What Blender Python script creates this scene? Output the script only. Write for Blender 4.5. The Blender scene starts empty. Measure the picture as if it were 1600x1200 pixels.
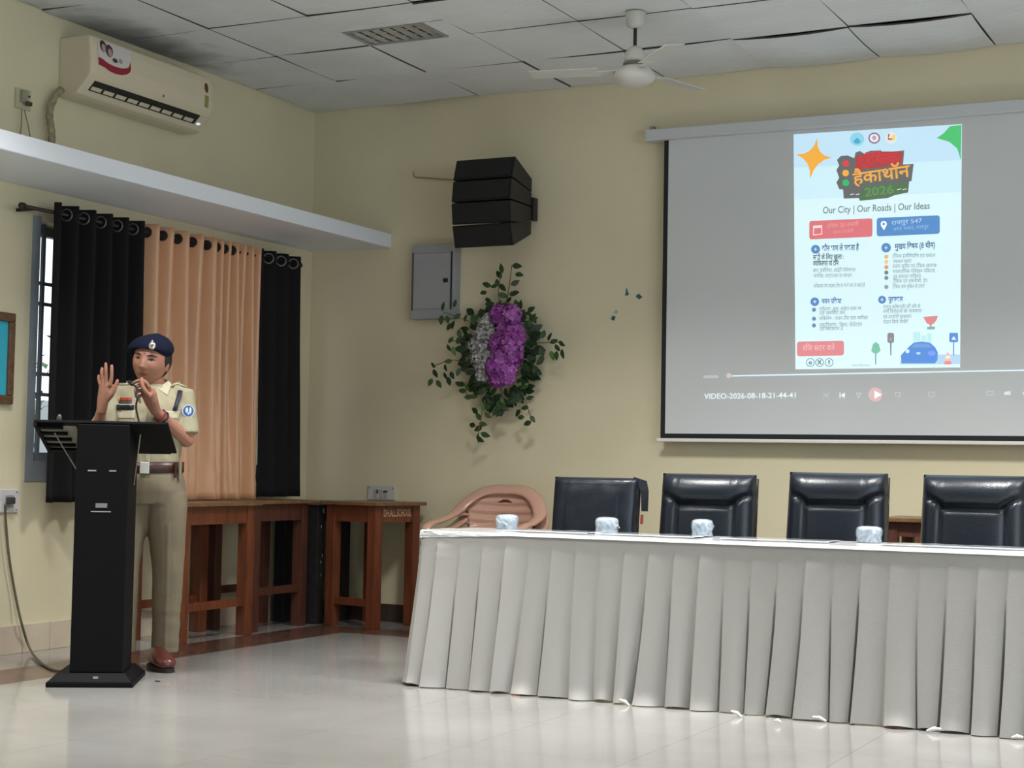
import bpy, bmesh, math, random
from mathutils import Vector, Matrix, noise
S = bpy.context.scene
C = S.collection
PI = math.pi
rnd = random.Random(7)

# ------------------------------------------------------------------ camera
CAM = Vector((5.91296, -8.8997, 0.98065)); YAW, PITCH, ROLL, FPX = -0.46145, 0.05212, 0.01821, 2530.49
_f = Vector((math.sin(YAW)*math.cos(PITCH), math.cos(YAW)*math.cos(PITCH), math.sin(PITCH)))
_r0 = Vector((math.cos(YAW), -math.sin(YAW), 0)); _u0 = _r0.cross(_f)
_r = math.cos(ROLL)*_r0 + math.sin(ROLL)*_u0; _u = -math.sin(ROLL)*_r0 + math.cos(ROLL)*_u0
cd = bpy.data.cameras.new('camera'); cam = bpy.data.objects.new('camera', cd); C.objects.link(cam)
cd.sensor_width = 36; cd.lens = FPX/1600*36; cd.clip_end = 200
m = Matrix((( _r.x, _u.x, -_f.x, CAM.x), (_r.y, _u.y, -_f.y, CAM.y), (_r.z, _u.z, -_f.z, CAM.z), (0, 0, 0, 1)))
cam.matrix_world = m; S.camera = cam
def at(u, v, **k):
    """photo pixel -> point on the plane x=, y= or z= of the room"""
    d = _f + (u-800)/FPX*_r - (v-600)/FPX*_u
    (ax, val), = k.items(); i = 'xyz'.index(ax)
    return CAM + d*((val-CAM[i])/d[i])

# ------------------------------------------------------------------ world, lights, exposure
RX, RY, H = 10.6, -13.0, 3.309            # room: x 0..RX, y RY..0
w = bpy.data.worlds.new('world'); S.world = w; w.use_nodes = True
w.node_tree.nodes['Background'].inputs[0].default_value = (0.80, 0.90, 1.0, 1)
w.node_tree.nodes['Background'].inputs[1].default_value = 2.2
S.view_settings.view_transform = 'Standard'; S.view_settings.look = 'None'
S.view_settings.gamma = 1; S.view_settings.use_curve_mapping = False
S.view_settings.exposure = 0.16
def area(name, loc, rot, sx, sy, power, col):
    l = bpy.data.lights.new(name, 'AREA'); l.shape = 'RECTANGLE'; l.size = sx; l.size_y = sy
    l.energy = power; l.color = col
    o = bpy.data.objects.new(name, l); C.objects.link(o); o.location = loc; o.rotation_euler = rot
    return o
WIN_R = [(-12.2, -10.2), (-9.4, -7.4), (-6.6, -4.6)]         # window openings of the right wall (y ranges)
for y0, y1 in WIN_R:
    area('daylight', (RX-0.05, (y0+y1)/2, 1.75), (0, PI/2, 0), 1.5, y1-y0, 50, (0.76, 0.88, 1.0))
LAMPS = [(x, -2.26, 48) for x in (2.80, 4.69, 6.58, 8.47)]+[(1.54, -4.15, 42), (1.54, -6.04, 24)]+[(x, y, 8) for y in (-5.41, -8.0) for x in (4.06, 5.95, 7.84)]
for x, y, p in LAMPS:
    area('lamp', (x, y, H-0.06), (0, 0, 0), 0.5, 0.5, p, (1.0, 0.99, 0.97)).data.spread = 2.05      # mirrored louvres cut the light off sideways

# ------------------------------------------------------------------ helpers
def srgb(r, g, b):
    f = lambda c: ((c/255+0.055)/1.055)**2.4 if c > 10 else c/255/12.92
    return (f(r), f(g), f(b), 1)
def mat(name, col, rough=0.5, metal=0, spec=0.5, var=0.0, vscale=8, bump=0.0, bscale=60, emit=None, es=0,
        sheen=0, coat=0, trans=0, alpha=1, stretch=(1, 1, 1), col2=None, sub=0):
    m = bpy.data.materials.new(name); m.use_nodes = True; t = m.node_tree; b = t.nodes['Principled BSDF']
    if len(col) == 3: col = srgb(*col)
    b.inputs['Base Color'].default_value = col; b.inputs['Roughness'].default_value = rough
    b.inputs['Metallic'].default_value = metal; b.inputs['Specular IOR Level'].default_value = spec
    b.inputs['Sheen Weight'].default_value = sheen; b.inputs['Coat Weight'].default_value = coat
    b.inputs['Transmission Weight'].default_value = trans; b.inputs['Alpha'].default_value = alpha
    if sub: b.inputs['Subsurface Weight'].default_value = sub; b.inputs['Subsurface Radius'].default_value = (.02, .008, .004); b.inputs['Subsurface Scale'].default_value = .3
    if emit is not None:
        b.inputs['Emission Color'].default_value = srgb(*emit) if len(emit) == 3 else emit
        b.inputs['Emission Strength'].default_value = es
    if var or bump:
        tc = t.nodes.new('ShaderNodeTexCoord'); mp = t.nodes.new('ShaderNodeMapping')
        mp.inputs['Scale'].default_value = stretch; t.links.new(tc.outputs['Object'], mp.inputs[0])
    if var:
        n = t.nodes.new('ShaderNodeTexNoise'); n.inputs['Scale'].default_value = vscale; n.inputs['Detail'].default_value = 6
        t.links.new(mp.outputs[0], n.inputs['Vector'])
        mx = t.nodes.new('ShaderNodeMix'); mx.data_type = 'RGBA'
        rp = t.nodes.new('ShaderNodeMapRange'); rp.inputs[1].default_value = .35; rp.inputs[2].default_value = .65
        t.links.new(n.outputs[0], rp.inputs[0]); t.links.new(rp.outputs[0], mx.inputs[0])
        c2 = (srgb(*col2) if len(col2) == 3 else col2) if col2 else tuple(c*(1-var) for c in col[:3])+(1,)
        mx.inputs[6].default_value = col; mx.inputs[7].default_value = c2
        t.links.new(mx.outputs[2], b.inputs['Base Color'])
    if bump:
        n2 = t.nodes.new('ShaderNodeTexNoise'); n2.inputs['Scale'].default_value = bscale; n2.inputs['Detail'].default_value = 4
        t.links.new(mp.outputs[0], n2.inputs['Vector'])
        bp = t.nodes.new('ShaderNodeBump'); bp.inputs['Strength'].default_value = bump; bp.inputs['Distance'].default_value = .01
        t.links.new(n2.outputs[0], bp.inputs['Height']); t.links.new(bp.outputs[0], b.inputs['Normal'])
    return m
class MB:
    def __init__(s): s.v = []; s.f = []
    def add(s, vs, fs):
        o = len(s.v); s.v += [tuple(p) for p in vs]; s.f += [tuple(i+o for i in f) for f in fs]; return s
    def box(s, c, d, M=None):
        hx, hy, hz = d[0]/2, d[1]/2, d[2]/2
        vs = [Vector((sx*hx, sy*hy, sz*hz)) for sx in (-1, 1) for sy in (-1, 1) for sz in (-1, 1)]
        if M is not None: vs = [M @ p for p in vs]
        vs = [p+Vector(c) for p in vs]
        return s.add(vs, [(0, 1, 3, 2), (4, 6, 7, 5), (0, 4, 5, 1), (2, 3, 7, 6), (0, 2, 6, 4), (1, 5, 7, 3)])
    def b2(s, a, b): return s.box([(a[i]+b[i])/2 for i in range(3)], [abs(b[i]-a[i]) for i in range(3)])
    def tube(s, pts, r, n=8, cap=True, ref=None):
        pts = [Vector(p) for p in pts]; k = len(pts)
        rr = r if isinstance(r, (list, tuple)) else [r]*k
        t0 = (pts[1]-pts[0]).normalized()
        a = Vector(ref) if ref else (Vector((0, 0, 1)) if abs(t0.z) < .9 else Vector((1, 0, 0)))
        o = len(s.v)
        for i in range(k):
            t = (pts[min(i+1, k-1)]-pts[max(i-1, 0)]).normalized()
            a = (a-t*a.dot(t)).normalized(); b = t.cross(a)
            ra, rb = rr[i] if isinstance(rr[i], (list, tuple)) else (rr[i], rr[i])
            for j in range(n):
                q = 2*PI*j/n; s.v.append(tuple(pts[i]+a*math.cos(q)*ra+b*math.sin(q)*rb))
        for i in range(k-1):
            for j in range(n):
                j2 = (j+1) % n; s.f.append((o+i*n+j, o+i*n+j2, o+(i+1)*n+j2, o+(i+1)*n+j))
        if cap: s.f.append(tuple(o+j for j in range(n))[::-1]); s.f.append(tuple(o+(k-1)*n+j for j in range(n)))
        return s
    def lathe(s, prof, c=(0, 0, 0), n=24, M=None):
        o = len(s.v); k = len(prof)
        for r, z in prof:
            for j in range(n):
                p = Vector((r*math.cos(2*PI*j/n), r*math.sin(2*PI*j/n), z))
                if M is not None: p = M @ p
                s.v.append(tuple(p+Vector(c)))
        for i in range(k-1):
            for j in range(n):
                j2 = (j+1) % n; s.f.append((o+i*n+j, o+i*n+j2, o+(i+1)*n+j2, o+(i+1)*n+j))
        s.f.append(tuple(o+j for j in range(n))[::-1]); s.f.append(tuple(o+(k-1)*n+j for j in range(n)))
        return s
    def ball(s, c, r, n=12, M=None):
        if not isinstance(r, (list, tuple)): r = (r, r, r)
        k = n//2+1; o = len(s.v)
        for i in range(k+1):
            th = PI*min(max(i, .02), k-.02)/k
            for j in range(n):
                p = Vector((r[0]*math.sin(th)*math.cos(2*PI*j/n), r[1]*math.sin(th)*math.sin(2*PI*j/n), r[2]*math.cos(th)))
                if M is not None: p = M @ p
                s.v.append(tuple(p+Vector(c)))
        for i in range(k):
            for j in range(n):
                j2 = (j+1) % n; s.f.append((o+i*n+j, o+(i+1)*n+j, o+(i+1)*n+j2, o+i*n+j2))
        s.f.append(tuple(o+j for j in range(n))); s.f.append(tuple(o+k*n+j for j in range(n))[::-1])
        return s
    def prism(s, poly, axis, a, b):
        """poly in the two other axes, extruded along axis from a to b"""
        def P(p, t):
            q = list(p); q.insert('xyz'.index(axis), t); return q
        n = len(poly); vs = [P(p, a) for p in poly]+[P(p, b) for p in poly]
        fs = [tuple(range(n))[::-1], tuple(range(n, 2*n))]+[(i, (i+1) % n, n+(i+1) % n, n+i) for i in range(n)]
        return s.add(vs, fs)
    def grid(s, fn, nu, nv, closed=False):
        o = len(s.v)
        for i in range(nu+1):
            for j in range(nv+1): s.v.append(tuple(fn(i/nu, j/nv)))
        for i in range(nu):
            for j in range(nv):
                a = o+i*(nv+1)+j; s.f.append((a, a+1, a+nv+2, a+nv+1))
        return s
    def build(s, name, m, parent=None, smooth=False, bevel=0, merge=False, solid=0, sub=0):
        me = bpy.data.meshes.new(name); bm = bmesh.new()
        vs = [bm.verts.new(p) for p in s.v]
        for f in s.f:
            try: bm.faces.new([vs[i] for i in f])
            except ValueError: pass
        if merge: bmesh.ops.remove_doubles(bm, verts=bm.verts, dist=1e-5)
        bmesh.ops.recalc_face_normals(bm, faces=bm.faces)
        bm.to_mesh(me); bm.free()
        return link(name, me, m, parent, smooth, bevel, solid, sub)
def link(name, me, m, parent=None, smooth=False, bevel=0, solid=0, sub=0):
    if m is not None and not me.materials: me.materials.append(m)
    if smooth:
        for p in me.polygons: p.use_smooth = True
    o = bpy.data.objects.new(name, me); C.objects.link(o)
    if parent: o.parent = parent
    if solid:
        q = o.modifiers.new('s', 'SOLIDIFY'); q.thickness = solid; q.offset = 0
    if bevel:
        q = o.modifiers.new('b', 'BEVEL'); q.width = bevel; q.segments = 2; q.limit_method = 'ANGLE'
    if sub:
        q = o.modifiers.new('u', 'SUBSURF'); q.levels = sub; q.render_levels = sub
    return o
def thing(name, label, cat, loc=(0, 0, 0), rz=0, group=None):
    o = bpy.data.objects.new(name, None); C.objects.link(o); o.empty_display_size = .1
    o.location = loc; o.rotation_euler = (0, 0, rz); return tag(o, label, cat, group)
def tag(o, label=None, cat=None, group=None, kind=None):
    for k, v in (('label', label), ('category', cat), ('group', group), ('kind', kind)):
        if v: o[k] = v
    return o
def rot(a, ax): return Matrix.Rotation(a, 3, ax)
def evalmesh(o):
    bpy.context.view_layer.update()
    dg = bpy.context.evaluated_depsgraph_get()
    me = bpy.data.meshes.new_from_object(o.evaluated_get(dg), depsgraph=dg)
    return me
def fuse(mb, voxel, smooth_it=4, disp=None):
    """one continuous skin over overlapping shapes"""
    o = mb.build('tmp', None)
    q = o.modifiers.new('r', 'REMESH'); q.mode = 'VOXEL'; q.voxel_size = voxel
    if smooth_it: q = o.modifiers.new('s', 'SMOOTH'); q.iterations = smooth_it; q.factor = .5
    me = evalmesh(o); bpy.data.objects.remove(o)
    if disp:
        ns = [v.normal.copy() for v in me.vertices]
        for v, n in zip(me.vertices, ns): v.co = v.co+n*disp(v.co)
    return me
_tx = {}
def text(body, size, loc, m, parent, name='lettering', align='CENTER', ax=(1, 0, 0), up=(0, 0, 1), width=None, bold=0.0, extrude=0):
    cu = bpy.data.curves.new('t', 'FONT'); cu.body = body; cu.size = size; cu.align_x = align; cu.align_y = 'CENTER'
    cu.offset = bold; cu.resolution_u = 3; cu.extrude = extrude
    o = bpy.data.objects.new('t', cu); C.objects.link(o); me = evalmesh(o); bpy.data.objects.remove(o)
    ax = Vector(ax).normalized(); up = Vector(up).normalized(); nz = ax.cross(up); loc = Vector(loc)
    sx = 1
    if width and me.vertices:
        xs = [v.co.x for v in me.vertices]; sx = width/max(1e-6, max(xs)-min(xs))
    for v in me.vertices: v.co = loc+ax*v.co.x*sx+up*v.co.y+nz*v.co.z
    me.materials.clear()
    return link(name, me, m, parent)

# ------------------------------------------------------------------ materials
M = {}
def wall_material():
    m = mat('cream_wall', (220, 211, 180), .6, var=.06, vscale=1.6, bump=.06, bscale=40)
    return m
M['wall'] = wall_material()
M['white'] = mat('white_paint', (226, 232, 240), .55, bump=.05, bscale=30)
M['dark'] = mat('ceiling_void', (30, 30, 32), .9)
M['wood'] = mat('red_brown_wood', (122, 66, 40), .42, var=.4, vscale=5, stretch=(6, 6, .8), bump=.05, bscale=30)
M['woodd'] = mat('dark_brown_wood', (92, 54, 42), .45, var=.35, vscale=5, stretch=(6, 6, .8), bump=.05)
M['woodtop'] = mat('worn_desk_top', (128, 96, 66), .38, var=.3, vscale=6, stretch=(3, 3, 3))
M['black'] = mat('matte_black', (20, 20, 24), .5)
M['blackwood'] = mat('black_painted_wood', (42, 40, 42), .5, var=.4, vscale=20)
M['leather'] = mat('black_leather', (17, 25, 36), .34, spec=.55, bump=.12, bscale=140)
M['plastic'] = mat('white_plastic', (225, 222, 210), .35)
M['chrome'] = mat('chrome', (200, 200, 200), .2, metal=1)
M['steel'] = mat('grey_steel', (150, 150, 150), .35, metal=.8)

# ceiling tile: fissured mineral board, sooty near the air conditioner
def tile_material():
    m = mat('ceiling_board', (222, 226, 228), .85, var=.07, vscale=3)
    t = m.node_tree; b = t.nodes['Principled BSDF']
    geo = t.nodes.new('ShaderNodeNewGeometry')
    mp = t.nodes.new('ShaderNodeMapping'); mp.inputs['Scale'].default_value = (9, 26, 9); t.links.new(geo.outputs['Position'], mp.inputs[0])
    n = t.nodes.new('ShaderNodeTexNoise'); n.inputs['Scale'].default_value = 1.6; n.inputs['Detail'].default_value = 5
    t.links.new(mp.outputs[0], n.inputs['Vector'])
    bp = t.nodes.new('ShaderNodeBump'); bp.inputs['Strength'].default_value = .55; bp.inputs['Distance'].default_value = .012
    t.links.new(n.outputs[0], bp.inputs['Height']); t.links.new(bp.outputs[0], b.inputs['Normal'])
    # soot patch (real dirt above the unit)
    src = b.inputs['Base Color'].links[0].from_socket
    d = t.nodes.new('ShaderNodeVectorMath'); d.operation = 'SUBTRACT'; d.inputs[1].default_value = (0.05, -1.9, H)
    t.links.new(geo.outputs['Position'], d.inputs[0])
    sc = t.nodes.new('ShaderNodeVectorMath'); sc.operation = 'MULTIPLY'; sc.inputs[1].default_value = (2.6, 1.15, 1)
    t.links.new(d.outputs[0], sc.inputs[0])
    ln = t.nodes.new('ShaderNodeVectorMath'); ln.operation = 'LENGTH'; t.links.new(sc.outputs[0], ln.inputs[0])
    nn = t.nodes.new('ShaderNodeTexNoise'); nn.inputs['Scale'].default_value = 7; nn.inputs['Detail'].default_value = 6
    t.links.new(geo.outputs['Position'], nn.inputs['Vector'])
    ad = t.nodes.new('ShaderNodeMath'); ad.operation = 'ADD'; t.links.new(ln.outputs['Value'], ad.inputs[0]); t.links.new(nn.outputs[0], ad.inputs[1])
    mr = t.nodes.new('ShaderNodeMapRange'); mr.inputs[1].default_value = .75; mr.inputs[2].default_value = 1.55; mr.inputs[3].default_value = .42; mr.inputs[4].default_value = 1.0
    t.links.new(ad.outputs[0], mr.inputs[0])
    mx = t.nodes.new('ShaderNodeMix'); mx.data_type = 'RGBA'; mx.blend_type = 'MULTIPLY'; mx.inputs[0].default_value = 1
    t.links.new(src, mx.inputs[6]); t.links.new(mr.outputs[0], mx.inputs[7]); t.links.new(mx.outputs[2], b.inputs['Base Color'])
    return m
M['tile'] = tile_material()
def marble(name, c1, c2, rough, scale=1.3):
    m = mat(name, c1, rough, var=.1, vscale=scale, col2=c2)
    return m
M['floor'] = marble('cream_marble', (154, 153, 150), (140, 138, 134), .13)
M['joint'] = mat('tile_joint', (140, 134, 124), .8)
M['border'] = mat('brown_granite', (104, 76, 66), .2, var=.4, vscale=14, col2=(78, 56, 50))
M['skirt'] = mat('pinkish_marble', (205, 196, 174), .3, var=.2, vscale=4, col2=(196, 176, 158))
M['grey'] = mat('grey_cement', (146, 152, 158), .7, var=.2, vscale=5)

# ------------------------------------------------------------------ the room
def struct(o, label=None): o['kind'] = 'structure'; tag(o, label); return o
WY0, WY1, WZ0, WZ1 = -2.53, -.45, .97, 2.22         # window opening in the left wall
b = MB()
b.b2((-.23, RY, 0), (0, WY0, H+.2)); b.b2((-.23, WY1, 0), (0, .2, H+.2))
b.b2((-.23, WY0, 0), (0, WY1, WZ0)); b.b2((-.23, WY0, WZ1), (0, WY1, H+.2))
struct(b.build('wall_left', M['wall']), 'cream painted left wall with the curtained window')
struct(MB().b2((0, 0, 0), (RX+.2, .2, H+.2)).build('wall_back', M['wall']), 'cream painted back wall behind the table')
b = MB(); ys = [RY]+[y for p in WIN_R for y in p]+[0]
for i in range(0, len(ys), 2): b.b2((RX, ys[i], 0), (RX+.2, ys[i+1], H+.2))
for y0, y1 in WIN_R: b.b2((RX, y0, 0), (RX+.2, y1, 1.0)); b.b2((RX, y0, 2.5), (RX+.2, y1, H+.2))
struct(b.build('wall_right', M['wall']), 'cream wall with open windows')
struct(MB().b2((-.23, RY-.2, 0), (RX+.2, RY, H+.2)).build('wall_front', M['wall']), 'cream wall behind the audience')
# floor: bedding + tiles
fl = struct(MB().b2((-.23, RY-.2, -.12), (RX+.2, .2, -.004)).build('floor', M['joint']), 'glossy cream marble floor with brown border')
BX0, BX1, BY0, BY1 = .42, .775, -.43, -.755           # brown border band
def slab(name, x0, x1, y0, y1, m, g=.0006):
    o = MB().b2((x0+g, y0+g, -.02), (x1-g, y1-g, 0)).build(name, m, fl); return o
fy = [BY1-.61*i for i in range(21)]
fx = [BX1+.61*i for i in range(17)]
for i in range(16):
    for j in range(20):
        x0, x1, y1, y0 = fx[i], min(fx[i+1], RX), fy[j], max(fy[j+1], RY)
        if j < 7 and i < 9: slab('floor_tile', x0, x1, y0, y1, M['floor'])
big = MB(); big.b2((fx[9]+.001, fy[7], -.02), (RX, BY1, 0)); big.b2((BX1, RY, -.02), (RX, fy[7]-.001, 0)); big.build('floor_field', M['floor'], fl)
for j in range(20):                                      # border band pieces
    if j < 8: slab('border_tile', BX0, BX1, fy[j+1], fy[j], M['border'])
MB().b2((BX0, RY, -.02), (BX1, fy[8]-.001, 0)).build('border_field', M['border'], fl)
slab('border_tile', BX0, BX1, BY1, BY0, M['border'])
for i in range(16): slab('border_tile', fx[i], min(fx[i+1], RX), BY1, BY0, M['border'])
for j in range(9): slab('floor_tile', 0, BX0, -.43-.61*(j+1), -.43-.61*j, M['floor'])
slab('floor_tile', 0, BX0, -.43, 0, M['floor']); MB().b2((0, RY, -.02), (BX0, -.43-.61*9-.001, 0)).build('floor_field', M['floor'], fl)
for i in range(16): slab('floor_tile', BX0+.61*i, min(BX0+.61*(i+1), RX), BY0, 0, M['floor'])
# skirtings
sk = thing('baseboard_left', 'pinkish marble skirting along the left wall', None); sk['kind'] = 'structure'
y = 0.0; edge = at(75, 1000, x=0).y
ys = [edge-.62*i for i in range(-4, 17)]
for i in range(len(ys)-1):
    y1, y0 = min(ys[i], -.001), max(ys[i+1], RY)
    if y1-y0 > .02: MB().b2((0, y0+.0015, 0), (.014, y1-.0015, .143)).build('skirting_tile', M['skirt'], sk, bevel=.002)
sk = thing('baseboard_back', 'dark brown skirting along the back wall', None); sk['kind'] = 'structure'
M['skirtd'] = mat('dark_skirting', (74, 60, 52), .3, var=.3, vscale=8)
for i in range(17): MB().b2((.016+.62*i, -.014, 0), (min(.016+.62*(i+1)-.003, RX), 0, .11)).build('skirting_tile', M['skirtd'], sk)

# ceiling: dark void slab + loose mineral boards
ce = struct(MB().b2((-.23, RY-.2, H+.03), (RX+.2, .2, H+.1)).build('ceiling', M['dark']), 'suspended ceiling of sagging fissured white boards')
X0, T, A = .5944, .63, .6856
M['boardedge'] = mat('board_edge', (70, 68, 66), .9)  # raw dark board edge, its colour also standing for shade in the gaps
def board(x0, x1, y0, y1, sag, tilt, dz=0, g=.0024):
    b = MB(); n = 6
    def fn(a, c, top):
        x = x0+g+(x1-x0-2*g)*a; y = y0+g+(y1-y0-2*g)*c
        z = H+dz-sag*(1-(2*a-1)**2)*.6-sag*(1-(2*c-1)**2)*.4+tilt[0]*(a-.5)+tilt[1]*(c-.5)
        return (x, y, z+(.009 if top else 0))
    b.grid(lambda a, c: fn(a, c, 0), n, n); b.grid(lambda a, c: fn(a, c, 1), n, n)
    e = [(i/n, 0) for i in range(n)]+[(1, i/n) for i in range(n)]+[(1-i/n, 1) for i in range(n)]+[(0, 1-i/n) for i in range(n)]
    vs = [fn(*p, 0) for p in e]+[fn(*p, 1) for p in e]; k = len(e)
    b.add(vs, [(i, (i+1) % k, k+(i+1) % k, k+i) for i in range(k)])
    o = b.build('ceiling_board', M['tile'], ce, merge=True); o.data.materials.append(M['boardedge'])
    for p in o.data.polygons:
        if abs(p.normal.z) < .5: p.material_index = 1
    return o
xs = [0.004]+[X0+T*k for k in range(0, 9)]
ysl = [-.004]+[-A-T*j for j in range(0, 6)]
FX0, FX1, FY0, FY1 = X0+T, X0+T+.50, -A-T-.30, -A-T      # opening of the lamp fixture
for i in range(9):
    for j in range(6):
        x0, x1, y1, y0 = xs[i], xs[i+1], ysl[j], ysl[j+1]
        sag = abs(rnd.gauss(0, .004)); tl = (rnd.gauss(0, .006), rnd.gauss(0, .006)); dz = rnd.uniform(-.003, .005)
        if j == 0 and i == 1: y1 -= .03; tl = (.012, -.006)
        if j == 0 and i in (5, 6): sag = .022; tl = (0, .008)
        if abs(x0-FX0) < .01 and abs(y1-FY1) < .01:
            board(FX1, x1, FY0, y1, 0, (0, 0)); board(x0, x1, y0, FY0, 0.002, tl); continue
        board(x0, x1, y0, y1, sag, tl, dz)
rest = MB(); rest.b2((xs[9]+.003, RY, H), (RX, 0, H+.014)); rest.b2((0, RY, H), (xs[9], ysl[6]-.003, H+.014))
rest.build('ceiling_field', M['tile'], ce)

# white concrete ledge above the window
struct(MB().b2((0, RY, 2.378), (.606, 0, 2.470)).build('trim_1', M['white'], bevel=.006), 'white concrete ledge running above the curtains')

# window behind the curtains
wn = thing('window_1', 'grey framed barred window half hidden by black curtain', None); wn['kind'] = 'structure'
M['frame'] = mat('window_frame_paint', (116, 124, 130), .5)
b = MB()
for y in (WY0+.03, WY1-.03): b.b2((-.17, y-.03, WZ0), (-.12, y+.03, WZ1))
for z in (WZ0+.025, WZ1-.03): b.b2((-.17, WY0+.0605, z-.025), (-.12, WY1-.0605, z+.025))
b.build('window_frame', M['frame'], wn)
for z in [at(60, v_, x=-.09).z for v_ in (442, 474, 584, 616)]:
    MB().b2((-.105, WY0+.002, z-.009), (-.088, WY1-.002, z+.009)).build('window_bar', M['frame'], wn)
for y in (WY0+.115, WY0+.6, WY0+1.1, WY0+1.6):
    MB().b2((-.087, y-.010, WZ0+.002), (-.070, y+.010, WZ1-.002)).build('window_bar', M['frame'], wn)
gm = mat('window_glass', (225, 235, 238), .05, trans=1, spec=.5)
gt = gm.node_tree; tr = gt.nodes.new('ShaderNodeBsdfTransparent'); ms = gt.nodes.new('ShaderNodeMixShader'); ms.inputs[0].default_value = .12
gl = gt.nodes.new('ShaderNodeBsdfGlossy'); gl.inputs['Roughness'].default_value = .03
gt.links.new(tr.outputs[0], ms.inputs[1]); gt.links.new(gl.outputs[0], ms.inputs[2]); gt.links.new(ms.outputs[0], gt.nodes['Material Output'].inputs[0])
MB().b2((-.15, WY0+.061, WZ0+.051), (-.145, WY1-.061, WZ1-.061)).build('window_pane', gm, wn)
b = MB()                                                  # grey cement reveal and patch round the opening
b.b2((-.10, WY0-.0, WZ0), (.003, WY0+.004, WZ1)); b.b2((0.0005, WY0-.055, WZ0-.10), (.004, WY0+.003, WZ1+.02)); b.b2((-.1, WY0, WZ0-.004), (.004, WY1, WZ0+.004)); b.b2((.0005, WY0, WZ0-.10), (.003, WY1, WZ0))
b.build('window_reveal', M['grey'], wn)
# open windows of the right wall (out of frame, they bring the daylight)
for n, (y0, y1) in enumerate(WIN_R):
    o = thing('window_%d' % (n+2), 'white framed window of the right wall', None); o['kind'] = 'structure'
    b = MB()
    for y in (y0+.03, (y0+y1)/2, y1-.03): b.b2((RX+.08, y-.025, 1.0), (RX+.12, y+.025, 2.5))
    b.build('window_frame', M['frame'], o)
# outside: compound wall, ground and a shrub
struct(MB().b2((-14, -14, -.4), (-.24, 8, -.3)).build('ground', mat('ground_outside', (140, 130, 112), .9, var=.3, vscale=3)), 'dusty ground outside the window')
struct(MB().b2((-5.2, -12, -.3), (-5.0, 8, 1.55)).build('wall_compound', mat('compound_plaster', (176, 180, 178), .8, var=.15, vscale=2)), 'grey compound wall seen through the window')
sh = thing('shrub', 'green shrub seen through the window bars', 'shrub', (-3.3, .25, -.3))
lm = mat('shrub_leaf', (70, 105, 58), .5, var=.4, vscale=3)
r2 = random.Random(3); b = MB()
for i in range(500):
    p = Vector((max(-.9, min(.9, r2.gauss(0, .35))), r2.gauss(0, .55), 1.55+r2.gauss(0, .32))); q = rot(r2.uniform(0, 6.3), 'Z') @ rot(r2.uniform(0, 3), 'X')
    b.add([p+q @ Vector(v) for v in ((-.03, 0, 0), (0, .05, .01), (.03, 0, 0), (0, -.05, .01))], [(0, 1, 2, 3)])
fo = b.build('foliage', lm, sh); fo['kind'] = 'stuff'
MB().tube([(0, 0, 0), (.02, .03, .8), (0, 0, 1.6)], [.04, .03, .015]).build('trunk', M['woodd'], sh)

# ------------------------------------------------------------------ ceiling lamps and fan
ref = mat('lamp_reflector', (206, 208, 212), .22, metal=.7)
fx_ = thing('recessed_light', 'switched off recessed light with mirrored louvres in ceiling', 'ceiling light', ((FX0+FX1)/2, (FY0+FY1)/2, H))
b = MB(); hx, hy = .25, .15
b.b2((-hx+.003, -hy+.003, .06), (hx-.003, hy-.003, .065)); b.build('reflector_tray', ref, fx_)
b = MB()
for s in (-1, 1): b.b2((s*hx-s*.018, -hy+.002, -.004), (s*hx-s*.002, hy-.002, .06)); b.b2((-hx+.019, s*hy-s*.018, -.004), (hx-.019, s*hy-s*.002, .06))
b.build('frame', mat('lamp_frame', (150, 152, 152), .5), fx_)
for i in range(7):
    x = -hx+.018+(2*hx-.036)*(i+.5)/7
    b = MB(); pr = [(x-.024, .004), (x, -.0), (x+.024, .004), (x+.010, .045), (x-.010, .045)]
    b.prism([(p[0], p[1]) for p in pr], 'y', -hy+.02, hy-.02); b.build('louvre', ref, fx_)
for s in (-.33, .33): MB().b2((-hx+.02, s*hy-.006, .002), (hx-.02, s*hy+.006, .04)).build('cross_blade', ref, fx_)
for k, (x, y, _p) in enumerate(LAMPS):
    o = thing('ceiling_light', 'square lit ceiling panel over the audience', 'ceiling light', (x, y, H), 0, 'lit ceiling panels over the audience')
    b = MB()
    for s in (-1, 1): b.b2((s*.28, -.3, -.03), (s*.3, .3, -.001)); b.b2((-.28, s*.28, -.03), (.28, s*.3, -.001))
    b.build('frame', M['plastic'], o)
    MB().b2((-.28, -.28, -.02), (.28, .28, -.012)).build('diffuser', mat('lit_diffuser', (255, 250, 240), .5, emit=(255, 248, 235), es=3) if k == 0 else bpy.data.materials['lit_diffuser'], o)
fan = thing('ceiling_fan', 'white ceiling fan with black rod near the screen', 'fan', (2.831, -1.371, 0))
fw = mat('fan_enamel', (196, 196, 190), .3)
MB().lathe([(.052, 3.304), (.052, 3.296), (.048, 3.26), (.040, 3.232), (.022, 3.222)], n=24).build('canopy', fw, fan, smooth=True)
MB().lathe([(.009, 3.224), (.009, 3.12)], n=12).build('rod', M['black'], fan)
MB().lathe([(.012, 3.132), (.032, 3.122), (.050, 3.098), (.055, 3.07), (.055, 3.046)], n=24).build('motor_cover', fw, fan, smooth=True)
MB().lathe([(.057, 3.046), (.060, 3.040), (.060, 3.03), (.055, 3.024)], n=24).build('band', mat('fan_band', (110, 110, 110), .4), fan, smooth=True)
MB().lathe([(.05, 3.03), (.075, 3.018), (.098, 2.998), (.107, 2.975), (.098, 2.953), (.06, 2.932), (.02, 2.924)], n=32).build('motor_housing', fw, fan, smooth=True)
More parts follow.
